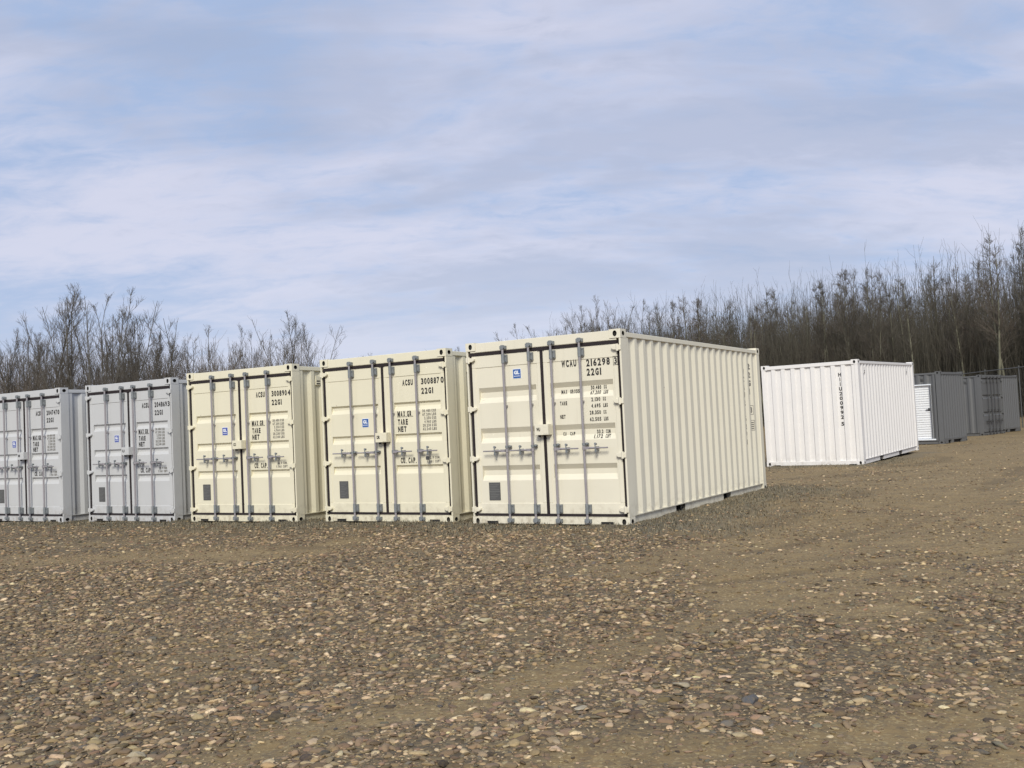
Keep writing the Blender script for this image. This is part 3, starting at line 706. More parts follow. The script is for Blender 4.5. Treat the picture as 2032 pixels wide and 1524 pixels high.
def make_ground():
    ang = np.concatenate([np.radians(np.linspace(-46, 46, 560)), np.radians(np.linspace(46, 314, 90)[1:-1])])
    rad = np.concatenate([[0.25, 0.6, 1.0, 1.5, 2.0], np.exp(np.linspace(math.log(2.4), math.log(26), 560)), np.exp(np.linspace(math.log(26), math.log(1500), 130))[1:]])
    A, Rr = np.meshgrid(ang, rad); X = Rr*np.sin(A); Y = Rr*np.cos(A)
    Zh = ground_h(X, Y); nr, na = X.shape
    V = np.c_[X.ravel(), Y.ravel(), Zh.ravel()]; V = np.r_[V, [[0, 0, float(Zh[0].mean())]]]
    i = np.arange(nr-1)[:, None]*na; j = np.arange(na)[None]; jn = (j+1) % na
    Fq = np.stack([i+j, i+jn, i+na+jn, i+na+j], -1).reshape(-1, 4)
    c = len(V)-1; k = np.arange(na); cap = np.stack([np.full(na, c), (k+1) % na, k, k], -1)
    # cap as quads with a doubled corner is avoided: use one fan of thin quads around the centre
    dm = np.append(dirt_mask(X, Y).ravel(), 0.5); gm = np.append(grass_mask(X, Y).ravel(), 0.0)
    rut = np.zeros(X.shape); wob = (fbm(X*0.7, Y*0.7, 41, 4)-.5)*0.9
    for pts, w, q in RUTS:
        d = np.abs(seg_dist(X, Y, pts)+wob*w); rut = np.maximum(rut, q*np.exp(-(d/w)**2)*sstep(fbm(X*0.5, Y*0.5, 43, 3), 0.36, 0.56))
    rut = np.append(rut.ravel(), 0.0)
    m, nt, b = bsdf_mat('yard_ground')
    tc = nt.new('ShaderNodeTexCoord'); ob = tc.outputs['Object']
    at = nt.new('ShaderNodeAttribute', attribute_name='dirt'); ag = nt.new('ShaderNodeAttribute', attribute_name='grass')
    n1 = nt.noise(ob, 0.8, 6, 0.62); n2 = nt.noise(ob, 9, 6, 0.65); n3 = nt.noise(ob, 60, 4, 0.6)
    vo = nt.new('ShaderNodeTexVoronoi'); vo.inputs['Scale'].default_value = 26; nt.link(ob, vo.inputs['Vector'])
    vo2 = nt.new('ShaderNodeTexVoronoi'); vo2.inputs['Scale'].default_value = 70; nt.link(ob, vo2.inputs['Vector'])
    sp1 = nt.new('ShaderNodeSeparateColor'); nt.link(vo.outputs['Color'], sp1.inputs[0])
    sp2 = nt.new('ShaderNodeSeparateColor'); nt.link(vo2.outputs['Color'], sp2.inputs[0])
    cr_ = nt.new('ShaderNodeValToRGB'); el = cr_.color_ramp.elements
    el[0].position = 0; el[0].color = (0.045, 0.033, 0.022, 1); el[1].position = 1; el[1].color = (0.50, 0.41, 0.235, 1)
    for p, c4 in ((0.3, (0.100, 0.073, 0.042, 1)), (0.6, (0.165, 0.125, 0.072, 1)), (0.85, (0.25, 0.19, 0.105, 1))):
        e = el.new(p); e.color = c4
    peb = nt.math('ADD', nt.math('MULTIPLY', sp1.outputs[0], 0.55), nt.math('MULTIPLY', sp2.outputs[0], 0.45))
    nt.link(peb, cr_.inputs[0])
    dirtc = nt.mix(n1, (0.160, 0.109, 0.046), (0.260, 0.184, 0.086))
    mpt = nt.new('ShaderNodeMapping'); mpt.inputs['Rotation'].default_value = (0, 0, R_(-58)); mpt.inputs['Scale'].default_value = (0.5, 2.6, 1); nt.link(ob, mpt.inputs['Vector'])
    strk = nt.noise(mpt.outputs[0], 1.1, 7, 0.72, 0.4)
    dirtc = nt.mix(nt.math('MULTIPLY', nt.ramp(strk, 0.50, 0.66), 0.6), dirtc, (0.118, 0.080, 0.040))
    dirtc = nt.mix(nt.math('MULTIPLY', nt.ramp(strk, 0.46, 0.32), 0.55), dirtc, (0.300, 0.225, 0.118))
    dirtc = nt.mix(nt.math('MULTIPLY', nt.ramp(n2, 0.5, 0.72), 0.5), dirtc, (0.128, 0.086, 0.037))
    dirtc = nt.mix(nt.math('MULTIPLY', nt.ramp(sp2.outputs[1], 0.74, 0.90), 0.55), dirtc, (0.34, 0.265, 0.135))
    dirtc = nt.mix(nt.math('MULTIPLY', nt.ramp(sp1.outputs[2], 0.78, 0.92), 0.4), dirtc, (0.10, 0.075, 0.05))
    stonec = nt.mix(nt.math('MULTIPLY', n2, 0.55), cr_.outputs[0], (0.085, 0.061, 0.030))  # gravel soil tone darkened to stand in for shade between the stones
    bigv = nt.noise(ob, 0.23, 4, 0.6)
    stonec = nt.mix(nt.math('MULTIPLY', nt.ramp(bigv, 0.45, 0.65), 0.35), stonec, (0.115, 0.083, 0.042))
    ar = nt.new('ShaderNodeAttribute', attribute_name='rut')
    rutf = nt.math('MULTIPLY', nt.ramp(nt.math('ADD', ar.outputs['Fac'], nt.math('MULTIPLY', nt.math('SUBTRACT', n2, 0.5), 0.5)), 0.35, 0.85), 0.55)
    dirtc = nt.mix(rutf, dirtc, (0.100, 0.070, 0.034)); stonec = nt.mix(nt.math('MULTIPLY', rutf, 0.7), stonec, (0.085, 0.057, 0.030))
    fac = nt.ramp(nt.math('ADD', at.outputs['Fac'], nt.math('MULTIPLY', nt.math('SUBTRACT', n2, 0.5), 0.7)), 0.08, 0.80)
    base = nt.mix(fac, stonec, dirtc)
    gf = nt.math('MULTIPLY', nt.ramp(nt.math('ADD', ag.outputs['Fac'], nt.math('MULTIPLY', nt.math('SUBTRACT', n2, 0.5), 0.8)), 0.2, 0.85), 0.55)
    base = nt.mix(gf, base, nt.mix(n3, (0.085, 0.074, 0.052), (0.155, 0.138, 0.10)))
    nt.link(base, b.inputs['Base Color']); b.inputs['Roughness'].default_value = 0.95
    hgt = nt.math('ADD', nt.math('MULTIPLY', n2, 0.5), nt.math('ADD', nt.math('MULTIPLY', nt.math('MULTIPLY', vo.outputs['Distance'], nt.math('SUBTRACT', 1.15, fac)), -0.8), nt.math('MULTIPLY', n3, 0.25)))
    bp = nt.new('ShaderNodeBump'); bp.inputs['Strength'].default_value = 0.75; bp.inputs['Distance'].default_value = 0.03
    nt.link(hgt, bp.inputs['Height']); nt.link(bp.outputs[0], b.inputs['Normal'])
    me = np_mesh('ground', V, Fq, m, True, None, {'dirt': dm, 'grass': gm, 'rut': rut})
    o = link_mesh('ground', me); tag(o, kind='structure')
make_ground()

# ------------------------------------------------------------------ gravel
def stone_bases(sub, n):
    out = []
    for k in range(n):
        bm = bmesh.new(); bmesh.ops.create_icosphere(bm, subdivisions=sub, radius=1.0)
        v = np.array([tuple(p.co) for p in bm.verts]); f = np.array([[q.index for q in p.verts] for p in bm.faces]); bm.free()
        r = np.random.default_rng(100+k+sub*50)
        for _ in range(13):                                  # chop facets off so stones are blocky
            d = r.normal(size=3); d /= np.linalg.norm(d); lim = r.uniform(0.42, 0.90); t = v@d
            v = v - np.outer(np.maximum(t-lim, 0), d)
        v *= 1+r.normal(scale=0.04, size=(len(v), 1))
        v *= np.array([1.0, r.uniform(0.58, 0.95), r.uniform(0.20, 0.42)])
        out.append((v, f))
    return out
PAL = np.array([(0.150, 0.113, 0.088), (0.190, 0.146, 0.114), (0.225, 0.174, 0.122), (0.110, 0.082, 0.066), (0.275, 0.215, 0.140), (0.40, 0.33, 0.235), (0.205, 0.145, 0.112),
                (0.095, 0.095, 0.098), (0.060, 0.048, 0.042), (0.33, 0.275, 0.21), (0.18, 0.145, 0.088), (0.125, 0.125, 0.105), (0.50, 0.43, 0.33), (0.045, 0.05, 0.066)])
PALW = np.array([13, 15, 14, 10, 12, 10.5, 4.5, 3.5, 6.5, 12, 9, 3.5, 5.5, 0.5]); PALW = PALW/PALW.sum(); PAL = PAL*np.array([1.10, 0.985, 0.80])
m_st, nt, b_ = bsdf_mat('stone'); at = nt.new('ShaderNodeAttribute', attribute_name='stone')
tc = nt.new('ShaderNodeTexCoord'); nn = nt.noise(tc.outputs['Object'], 45, 5, 0.65)
nt.link(nt.mix(nt.math('MULTIPLY', nt.ramp(nn, 0.35, 0.7), 0.40), at.outputs['Color'], (0.18, 0.128, 0.054)), b_.inputs['Base Color'])
b_.inputs['Roughness'].default_value = 0.9
bp = nt.new('ShaderNodeBump'); bp.inputs['Strength'].default_value = 0.5; bp.inputs['Distance'].default_value = 0.008
nt.link(nt.noise(tc.outputs['Object'], 110, 3, 0.6), bp.inputs['Height']); nt.link(bp.outputs[0], b_.inputs['Normal'])
def make_gravel():
    allv, allf, allc = [], [], []; off = 0
    hiB, loB = stone_bases(2, 10), stone_bases(1, 14)
    for r0_, r1_, dens, med, bases in ((3.0, 5.6, 4200, 0.0102, hiB), (5.6, 9.5, 2600, 0.0128, loB), (9.5, 14.5, 1200, 0.0168, loB), (14.5, 26, 300, 0.0225, loB), (26, 44, 60, 0.030, loB)):
        half = R_(38); n = int(dens*half*(r1_**2-r0_**2))
        r = np.sqrt(rng.uniform(r0_**2, r1_**2, n)); a = rng.uniform(-half, half, n); x, y = r*np.sin(a), r*np.cos(a)
        dm = dirt_mask(x, y); gm = grass_mask(x, y); cl = fbm(x*2.6, y*2.6, 91, 3)
        fl_ = 0.20 if r0_ < 9 else 0.34
        p = (fl_+(1-fl_)*(1-sstep(dm+(cl-.5)*.6, 0.05, 0.85)))*np.clip(-0.05+1.75*cl, 0.08, 1)*(1-0.85*gm)
        ins = np.zeros(n, bool)
        for f in FOOT: ins |= box_dist(x, y, f) < -0.02
        ok = (rng.random(n) < p) & ~ins
        x, y, dm = x[ok], y[ok], dm[ok]; n = len(x)
        s = np.clip(med*np.exp(rng.normal(0, 0.70, n)), 0.0050, 0.050)*(1.0-0.35*sstep(dm, .3, .8))
        z = ground_h(x, y) + s*rng.uniform(-0.06, 0.13, n)
        col_i = rng.choice(len(PAL), n, p=PALW); cc = PAL[col_i]*rng.uniform(0.55, 1.36, (n, 1))*(1+rng.normal(0, 0.03, (n, 3)))
        yaw = rng.uniform(0, 2*math.pi, n); tx = rng.normal(0, 0.27, n); bi = rng.integers(0, len(bases), n)
        for k, (bv, bf) in enumerate(bases):
            I = np.where(bi == k)[0]
            if not len(I): continue
            P = bv[None]*s[I, None, None]
            ct, st = np.cos(tx[I])[:, None], np.sin(tx[I])[:, None]
            X, Y, Z = P[..., 0], P[..., 1]*ct-P[..., 2]*st, P[..., 1]*st+P[..., 2]*ct
            cy_, sy_ = np.cos(yaw[I])[:, None], np.sin(yaw[I])[:, None]
            V = np.stack([X*cy_-Y*sy_+x[I, None], X*sy_+Y*cy_+y[I, None], Z+z[I, None]], -1)
            nv = len(bv); fo = (np.arange(len(I))*nv)[:, None, None]+bf[None]+off
            allv.append(V.reshape(-1, 3)); allf.append(fo.reshape(-1, 3)); allc.append(np.repeat(cc[I], nv, 0)); off += nv*len(I)
    me = np_mesh('gravel', np.concatenate(allv), np.concatenate(allf), m_st, False, np.concatenate(allc))
    tag(link_mesh('gravel', me), 'loose brown and grey stones strewn thickly over the dirt yard', 'gravel', kind='stuff')
make_gravel()
def rock(loc, size, c, seed, label):
    v, f = stone_bases(3, 1)[0] if seed == 0 else stone_bases(3, seed+1)[seed]
    x, y = loc; z = float(ground_h(np.array([x]), np.array([y]))[0])
    a = seed*1.3; vv = v*size; X, Y = vv[:, 0]*math.cos(a)-vv[:, 1]*math.sin(a), vv[:, 0]*math.sin(a)+vv[:, 1]*math.cos(a)
    me = np_mesh('rock', np.c_[X, Y, vv[:, 2]], f, m_st, False, np.tile(c, (len(v), 1)))
    o = link_mesh('rock', me); o.location = (x, y, z+size*0.22)
    tag(o, label, 'rock', 'larger rocks lying in the gravel')
rock((-0.26, 7.04), 0.065, (0.40, 0.345, 0.215), 0, 'pale yellowish rock in the middle of the gravel, farthest from the viewer')
rock((0.26, 4.80), 0.050, (0.37, 0.32, 0.235), 1, 'pale tan flat rock lying on bare dirt just right of centre in the foreground')
rock((-1.75, 4.44), 0.056, (0.34, 0.29, 0.20), 2, 'pale tan rock at the lower left of the photo in dense gravel')
rock((1.09, 4.85), 0.068, (0.075, 0.078, 0.088), 3, 'bluish dark grey rock lying in the stony band at lower right')
rock((0.80, 5.18), 0.058, (0.33, 0.285, 0.205), 4, 'light tan rock just left of the bluish dark grey rock')

# ------------------------------------------------------------------ dry grass
def make_grass():
    pts = []
    for f in FOOT[:6]:
        n = 90000 if f is FOOT[0] else 26000
        lx = rng.uniform(-HB-1.6, HB+(3.6 if f is FOOT[0] else 1.8), n); ly = rng.uniform(-1.6, 7.2 if f is FOOT[0] else 3.0, n)
        a = f[2]; pts.append(np.c_[f[0]+lx*math.cos(a)-ly*math.sin(a), f[1]+lx*math.sin(a)+ly*math.cos(a)])
    r = np.sqrt(rng.uniform(3.2**2, 14**2, 5200)); a = rng.uniform(-R_(36), R_(36), 5200)
    P0 = np.concatenate(pts); sc_ = np.c_[r*np.sin(a), r*np.cos(a)]
    g = grass_mask(P0[:, 0], P0[:, 1]); P0 = P0[rng.random(len(P0)) < g*0.6]
    sc_ = sc_[fbm(sc_[:, 0]*1.5, sc_[:, 1]*1.5, 12, 3) > 0.52]
    P = np.r_[P0, sc_]; nb = len(P0)
    ins = np.zeros(len(P), bool)
    for f in FOOT: ins |= box_dist(P[:, 0], P[:, 1], f) < 0.015
    keep = ~ins; iso = (np.arange(len(P)) >= nb)[keep]; P = P[keep]; n = len(P)
    z = ground_h(P[:, 0], P[:, 1])
    h = rng.uniform(0.025, 0.065, n)*np.where(iso, 0.9, 1); az = rng.uniform(0, 2*math.pi, n); lean = np.where(iso, rng.uniform(1.0, 1.5, n), rng.uniform(0.6, 1.5, n))
    w = rng.uniform(0.0025, 0.0052, n)*np.where(iso, 0.55, 1.0)
    dx, dy = np.cos(az), np.sin(az)
    base = np.c_[P, z-0.004]; side = np.c_[-dy, dx, np.zeros(n)]*w[:, None]
    mid = base + np.c_[dx*np.sin(lean*.6), dy*np.sin(lean*.6), np.cos(lean*.6)]*(h*.55)[:, None]
    tip = mid + np.c_[dx*np.sin(lean), dy*np.sin(lean), np.cos(lean)]*(h*.55)[:, None]
    V = np.stack([base-side, base+side, mid+side*.8, mid-side*.8, tip], 1).reshape(-1, 3)
    o = (np.arange(n)*5)[:, None]
    Ft = np.concatenate([o+np.array([[0, 1, 2]]), o+np.array([[0, 2, 3]]), o+np.array([[3, 2, 4]])])
    pal = np.array([(0.150, 0.130, 0.085), (0.20, 0.165, 0.105), (0.12, 0.112, 0.075), (0.25, 0.20, 0.12), (0.125, 0.118, 0.088)])
    c = pal[rng.integers(0, 5, n)]*rng.uniform(.75, 1.2, (n, 1))
    m, nt, b = bsdf_mat('dry_grass'); at = nt.new('ShaderNodeAttribute', attribute_name='stone'); nt.link(at.outputs['Color'], b.inputs['Base Color']); b.inputs['Roughness'].default_value = .9
    me = np_mesh('dry_grass', V, Ft, m, False, np.repeat(c, 5, 0))
    tag(link_mesh('dry_grass', me), 'dead grey green grass and weeds along the feet of the containers', 'grass', kind='stuff')
make_grass()

# ------------------------------------------------------------------ trees
def tubes(P, Rd, sides):
    """P (N,k,3) centre lines, Rd (N,k) radii -> verts, quads"""
    N, k, _ = P.shape
    d = P[:, -1]-P[:, 0]; d /= np.linalg.norm(d, axis=1, keepdims=True)+1e-9
    t = np.where(np.abs(d[:, 2:3]) < .9, [[0, 0, 1.]], [[1., 0, 0]])
    u = np.cross(d, t); u /= np.linalg.norm(u, axis=1, keepdims=True); w = np.cross(d, u)
    an = np.arange(sides)*2*math.pi/sides
    ring = np.cos(an)[None, :, None]*u[:, None] + np.sin(an)[None, :, None]*w[:, None]
    V = P[:, :, None]+Rd[:, :, None, None]*ring[:, None]
    i = np.arange(N)[:, None, None]*k*sides+np.arange(k-1)[None, :, None]*sides; j = np.arange(sides)[None, None]; jn = (j+1) % sides
    Fq = np.stack([i+j, i+jn, i+sides+jn, i+sides+j], -1).reshape(-1, 4)
    return V.reshape(-1, 3), Fq
def grow(starts, dirs, lens, k, r, up, wob, rad0, rad1):
    """curving shoots: N shoots with k points, bending towards the sky"""
    N = len(starts); P = np.zeros((N, k, 3)); P[:, 0] = starts; d = dirs.copy()
    for q in range(1, k):
        d = d + r.normal(0, wob, (N, 3)) + np.array([0, 0, up]); d /= np.linalg.norm(d, axis=1, keepdims=True)
        P[:, q] = P[:, q-1]+d*(lens/(k-1))[:, None]
    Rd = rad0[:, None]*(1-np.linspace(0, 1, k)[None]) + rad1[:, None]*np.linspace(0, 1, k)[None]
    return P, Rd
def sample_on(P, Rd, idx, t):
    k = P.shape[1]; f = t*(k-1); i = np.minimum(f.astype(int), k-2); fr = (f-i)[:, None]
    a, b = P[idx, i], P[idx, i+1]; d = b-a; d /= np.linalg.norm(d, axis=1, keepdims=True)+1e-9
    return a+(b-a)*fr, d, Rd[idx, i]*(1-fr[:, 0])+Rd[idx, i+1]*fr[:, 0]
def branch_dirs(d, ang, r):
    N = len(d); a = r.normal(size=(N, 3)); a -= (a*d).sum(1, keepdims=True)*d; a /= np.linalg.norm(a, axis=1, keepdims=True)
    return d*np.cos(ang)[:, None]+a*np.sin(ang)[:, None]
def cat(parts):
    vs, fs, o = [], [], 0
    for v, f in parts: vs.append(v); fs.append(f+o); o += len(v)
    return np.concatenate(vs), np.concatenate(fs)
def bark(name, a, b_c, c_c, scale):
    m, nt, b = bsdf_mat(name); tc = nt.new('ShaderNodeTexCoord')
    oi = nt.new('ShaderNodeObjectInfo')
    mp = nt.new('ShaderNodeMapping'); mp.inputs['Scale'].default_value = (scale, scale, scale*0.35); nt.link(tc.outputs['Object'], mp.inputs['Vector'])
    n = nt.noise(mp.outputs[0], 1.0, 5, 0.65)
    c1 = nt.mix(nt.ramp(n, 0.35, 0.65), a, b_c)
    c1 = nt.mix(nt.math('MULTIPLY', oi.outputs['Random'], 0.8), c1, c_c)
    nt.link(c1, b.inputs['Base Color']); b.inputs['Roughness'].default_value = .9; return m
M['bark'] = bark('aspen_bark', (0.10, 0.098, 0.066), (0.235, 0.228, 0.160), (0.062, 0.058, 0.042), 3.0)
M['bark_dark'] = bark('dark_bark', (0.066, 0.060, 0.050), (0.125, 0.114, 0.094), (0.075, 0.068, 0.056), 4.0)
M['twig'] = bark('grey_twigs', (0.080, 0.070, 0.055), (0.115, 0.100, 0.078), (0.090, 0.076, 0.060), 1.2)
M['twig_red'] = bark('brown_twigs', (0.115, 0.094, 0.074), (0.155, 0.125, 0.098), (0.105, 0.09, 0.074), 1.2)
M['thicket'] = bark('thicket_stems', (0.055, 0.050, 0.037), (0.105, 0.094, 0.070), (0.06, 0.055, 0.042), 0.5)
def tree_meshes(kind, seed):
    r = np.random.default_rng(seed); h = 10.0
    crown, trunk = [], []
    if kind == 'aspen':
        lean = r.normal(0, 0.03, 2); P, Rd = grow(np.array([[0, 0, -0.2]]), np.array([[lean[0], lean[1], 1.0]]), np.array([h+.2]), 12, r, 0.03, 0.020, np.array([r.uniform(.055, .085)]), np.array([.008]))
        trunk.append(tubes(P, Rd, 7)); n1 = int(r.integers(40, 54)); t0 = r.uniform(.28, .48)
        t = t0+(1-t0)*r.random(n1)**1.0*0.95
        s, d, q = sample_on(P, Rd, np.zeros(n1, int), t); L = (0.18+2.0*(1-t)**0.7)*r.uniform(.6, 1.25, n1)
        B, BR = grow(s, branch_dirs(d, r.uniform(.5, 1.1, n1), r), L*r.choice([.6, .85, 1.15], n1), 6, r, .10, .06, np.minimum(q*.4, .014)+.004, np.full(n1, .004))
        m2 = 7; up2 = -.02; L2 = 0.46; n3m = 3
    else:
        nl = int(r.integers(1, 4)) if kind == 'spread' else int(r.integers(4, 8))
        sp = 0.085 if kind == 'spread' else 0.16
        dirs = np.c_[r.normal(0, sp, (nl, 2)), np.ones(nl)]; dirs /= np.linalg.norm(dirs, axis=1, keepdims=True)
        P, Rd = grow(np.c_[r.normal(0, .08, (nl, 2)), np.full(nl, -.2)], dirs, h*r.uniform(.72, 1.0, nl)+.2, 12, r, .04, .05, r.uniform(.05, .085, nl) if kind == 'spread' else r.uniform(.03, .05, nl), np.full(nl, .010))
        trunk.append(tubes(P, Rd, 7)); n1 = 62 if kind == 'spread' else 84
        idx = r.integers(0, nl, n1); t = .14+.84*r.random(n1)**.9
        s, d, q = sample_on(P, Rd, idx, t); L = (0.4+2.5*(1-t)**.8)*r.uniform(.6, 1.2, n1)
        B, BR = grow(s, branch_dirs(d, r.uniform(.45, .9, n1), r), L, 7, r, .15, .06, np.minimum(q*.5, .020)+.004, np.full(n1, .004))
        m2 = 7; up2 = .07; L2 = .42; n3m = 3
    crown.append(tubes(B, BR, 4))
    n2 = n1*m2; i2 = np.repeat(np.arange(n1), m2); t2 = r.uniform(.15, 1.0, n2)
    s, d, q = sample_on(B, BR, i2, t2); Lb = np.repeat(L, m2)
    C, CR = grow(s, branch_dirs(d, r.uniform(.4, .9, n2), r), (Lb*L2*r.uniform(.5, 1.2, n2)).clip(.15), 4, r, up2+.08, .08, np.full(n2, .0062), np.full(n2, .0035))
    crown.append(tubes(C, CR, 3))
    n3 = n2*n3m; i3 = np.repeat(np.arange(n2), n3m); s, d, q = sample_on(C, CR, i3, r.uniform(.2, 1.0, n3))
    D, DR = grow(s, branch_dirs(d, r.uniform(.3, .9, n3), r), (np.repeat(Lb, n3m)*r.uniform(.10, .34, n3)).clip(.06, .5), 3, r, .14, .08, np.full(n3, .0036), np.full(n3, .0026))
    crown.append(tubes(D, DR, 3))
    nt_ = 9*len(P)                                                # twigs along the leader so the tip is not bare
    s, d, q = sample_on(P, Rd, r.integers(0, len(P), nt_), r.uniform(.72, 1.0, nt_))
    E_, ER = grow(s, branch_dirs(d, r.uniform(.3, .8, nt_), r), r.uniform(.2, .7, nt_), 4, r, .12, .06, np.full(nt_, .007), np.full(nt_, .005)); crown.append(tubes(E_, ER, 3))
    tm = M['bark'] if kind == 'aspen' else M['bark_dark']
    cm = M['twig_red'] if seed % 4 == 3 else M['twig']
    v, f = cat(trunk); a = np_mesh('trunk', v, f, tm, True); v, f = cat(crown); b = np_mesh('crown', v, f, cm, False)
    return a, b
VAR = {'aspen': [tree_meshes('aspen', 200+k) for k in range(8)], 'spread': [tree_meshes('spread', 300+k) for k in range(4)], 'shrub': [tree_meshes('shrub', 400+k) for k in range(4)]}
def plant(name, kind, k, x, y, height, label, cat_, group=None):
    z = float(base_h(np.array([x]), np.array([y]))[0])
    o = empty(name, (x, y, z), rng.uniform(0, 6.28)); s = height/10.0
    wdt = s*rng.uniform(.80, 1.30); o.scale = (wdt, wdt, s); tag(o, label, cat_, group)
    a, b = VAR[kind][k % len(VAR[kind])]
    link_mesh('trunk', a, o); link_mesh('crown', b, o)
# dense wood behind the yard on the right: front edge runs from beside the camera's right back to the left
EDGE = [(46, 40), (36, 47), (31, 54), (24, 66), (15, 78), (7, 90), (2.5, 97)]
def edge_pt(t):
    f = t*(len(EDGE)-1); i = min(int(f), len(EDGE)-2); q = f-i
    a, b = EDGE[i], EDGE[i+1]; x, y = a[0]+(b[0]-a[0])*q, a[1]+(b[1]-a[1])*q
    nx, ny = -(b[1]-a[1]), (b[0]-a[0]); L = math.hypot(nx, ny); nx, ny = nx/L, ny/L
    if nx*x+ny*y < 0: nx, ny = -nx, -ny
    return x, y, nx, ny
WL = 'slender bare grey aspen in the leafless wood behind the dark grey and white containers'
for k in range(295):
    t = rng.uniform(0.06, 1.0); dep = 20*rng.random()**1.6
    x, y, nx, ny = edge_pt(t)
    hgt = (12.7 if t < .32 else 12.1 if t < .75 else 10.8)*rng.uniform(.72, 1.0)*(0.9+.1*rng.random())
    plant('aspen_tree', 'aspen', int(rng.integers(0, 8)), x+nx*dep, y+ny*dep, hgt, WL, 'tree', 'bare aspens of the dense wood on the right')
def brush(name, label, area, n, hlo, hhi, rad, mats, seed):
    r = np.random.default_rng(seed); XY = area(r, n); n = len(XY)
    z = base_h(XY[:, 0], XY[:, 1]); H = r.uniform(hlo, hhi, n)*r.uniform(.6, 1, n)
    P, Rd = grow(np.c_[XY, z-.1], np.c_[r.normal(0, .10, (n, 2)), np.ones(n)], H, 5, r, .03, .06, r.uniform(rad*.6, rad*1.3, n), np.full(n, .006))
    parts = [tubes(P, Rd, 3)]
    nbr = 7; m = n*nbr; s, d, q = sample_on(P, Rd, np.repeat(np.arange(n), nbr), r.uniform(.35, 1, m))
    B, BR = grow(s, branch_dirs(d, r.uniform(.35, .8, m), r), r.uniform(.3, 1.2, m), 3, r, .12, .1, np.full(m, .0075), np.full(m, .004)); parts.append(tubes(B, BR, 3))
    v, f = cat(parts)
    tag(link_mesh(name, np_mesh(name, v, f, mats, False)), label, 'thicket', kind='stuff')
def area_right(r, n):
    out = []
    for _ in range(n):
        x, y, nx, ny = edge_pt(r.uniform(.04, 1.0)); d = r.uniform(0.5, 34); out.append((x+nx*d, y+ny*d))
    return np.array(out)
brush('wood_thicket', 'dense mass of thin bare stems filling the wood behind the aspens on the right', area_right, 28000, 6.0, 12.4, .017, M['thicket'], 71)
# bare trees behind the light grey containers on the left
LB = 'behind the light grey containers'
LEFT = [('spread', 0, -29.5, 55, 9.4, 'bushy bare tree at the left edge of the photo, partly cut off'), ('spread', 1, -24.6, 50, 9.6, 'tall straight bare tree second from the left edge above the light grey containers'),
        ('spread', 2, -22.2, 49, 9.7, 'tall bare tree with a thin split top, third from the left edge'), ('shrub', 0, -20.4, 48, 8.5, 'many stemmed bare tree right of the thin split top tree at left'),
        ('shrub', 1, -19.0, 50, 8.2, 'dense bare tree above the gap between the two light grey containers'), ('shrub', 2, -17.6, 50, 7.9, 'dense bare brownish tree above the light grey container numbered 204869'),
        ('shrub', 3, -16.6, 52, 7.0, 'low bare tree at the right end of the left hand thicket'), ('shrub', 0, -16.0, 60, 7.4, 'low bare tree above the left corner of the cream container numbered 300890'),
        ('spread', 3, -18.4, 62, 8.6, 'lone bare tree above the top left of the container numbered 300890'), ('shrub', 1, -16.4, 62, 8.5, 'bare tree with a broad twiggy crown above the doors of the container numbered 300890'),
        ('spread', 0, -15.4, 66, 9.0, 'thin upright bare tree left of the pair beside the container numbered 300887'), ('shrub', 2, -14.4, 68, 9.5, 'twiggy many stemmed bare tree above the right end of the container numbered 300890'),
        ('spread', 1, -12.9, 68, 9.3, 'bare tree standing apart above the left corner of the container numbered 300887')]
for kd, k, x, y, h, lb in LEFT: plant('bare_tree', kd, k, x, y, h*(1.12 if x < -19.5 else 1.07), lb, 'tree', 'bare trees behind the row of containers on the left')
for k in range(44):
    x = rng.uniform(-38, -16.5); y = rng.uniform(52, 68)
    plant('bare_tree', ('shrub', 'spread')[k % 2], k, x, y, rng.uniform(6.6, 9.6)*(1 if x < -21 else .88), 'grey bare tree deep in the tangled thicket ' + LB + ' on the left', 'tree', 'bare trees deep in the left hand thicket')
def area_left(r, n):
    x = np.r_[r.uniform(-40, -15, int(n*.8)), r.uniform(-17, -11, n-int(n*.8))]; return np.c_[x, r.uniform(50, 72, n)]
brush('brush_thicket', 'low tangled brown brush under the bare trees on the left', area_left, 7600, 2.6, 7.4, .014, M['twig_red'], 72)
for k, (x, y, h) in enumerate([(-14.6, 96, 9.6), (-12.3, 98, 8.9), (-11.2, 100, 8.6), (-9.0, 101, 8.8), (-7.6, 102, 9.2), (-6.3, 101, 10.0), (-5.4, 100, 9.8), (-4.2, 104, 9.0), (-2.8, 104, 9.0), (1.2, 100, 9.4), (-0.4, 103, 9.2)]):
    plant('bare_tree', 'shrub', k, x, y, h, 'tip of a far bare tree just showing over the roofs of the cream containers', 'tree', 'far bare trees behind the cream containers')
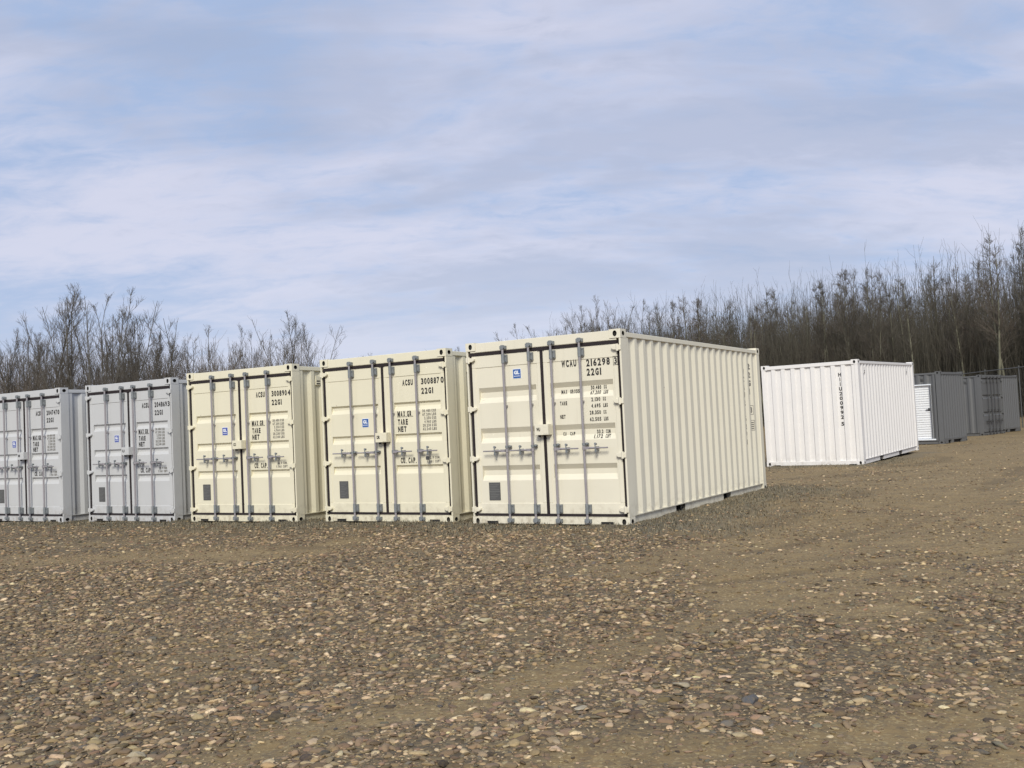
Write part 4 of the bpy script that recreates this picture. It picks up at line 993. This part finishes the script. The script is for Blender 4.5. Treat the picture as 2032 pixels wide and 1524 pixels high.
for k, (x, y, h) in enumerate([(3.2, 95, 11.2), (4.6, 94, 11.0), (7.2, 90, 12.0), (8.6, 90, 12.2), (9.8, 89, 11.6)]):
    plant('bare_tree', 'shrub', k, x, y, h, ('bushy bare tree ending the wood, above the roof of the container numbered 216298' if k < 2 else 'bushy bare tree above the near right corner of the container numbered 216298'), 'tree', ('bushy trees ending the wood' if k < 2 else 'bushy trees above the end container'))

# ------------------------------------------------------------------ chain link fence
def make_fence():
    A, B = Vector((24.7, 62.0)), Vector((26.6, 34.0)); d = (B-A); L = d.length; d.normalize()
    root = empty('chain_link_fence', (A.x, A.y, 0), math.atan2(d.y, d.x))
    tag(root, 'tall galvanised chain link fence with a top rail behind the dark grey containers', 'fence')
    H = 3.05; n = int(L/3)
    gz = lambda s: float(base_h(np.array([A.x+d.x*s]), np.array([A.y+d.y*s]))[0])
    for i in range(n+1):
        s = L*i/n; p = MB(); p.cyl((s, 0, gz(s)-0.2), (s, 0, H+gz(s)+0.02), 0.028, 8); p.cyl((s, 0, H+gz(s)+0.02), (s, 0, H+gz(s)+0.07), 0.045, 8, r2=0.01); p.build('post', M['fence'], root)
    p = MB()
    for i in range(n): a, b = L*i/n, L*(i+1)/n; p.cyl((a, 0.0, H+gz(a)-.03), (b, 0.0, H+gz(b)-.03), 0.026, 8)
    p.build('top_rail', M['fence'], root)
    st = []; step = 0.14; hh = H-.08
    xs = np.arange(-hh, L, step)
    P = []
    for x in xs:
        for sg in (1, -1):
            a0, a1 = (x, x+hh) if sg > 0 else (x+hh, x)
            t0, t1 = 0.0, 1.0
            lo, hi = min(a0, a1), max(a0, a1)
            if hi < 0 or lo > L: continue
            P.append([(np.clip(a0, 0, L), 0.03*sg*.3, .05+gz(min(max(a0, 0), L))), (np.clip(a1, 0, L), 0.03*sg*.3, hh+gz(min(max(a1, 0), L)))])
    P = np.array(P); v, f = tubes(P, np.full(P.shape[:2], .0022), 3)
    link_mesh('wire_mesh', np_mesh('wire_mesh', v, f, M['fence']), root)
make_fence()
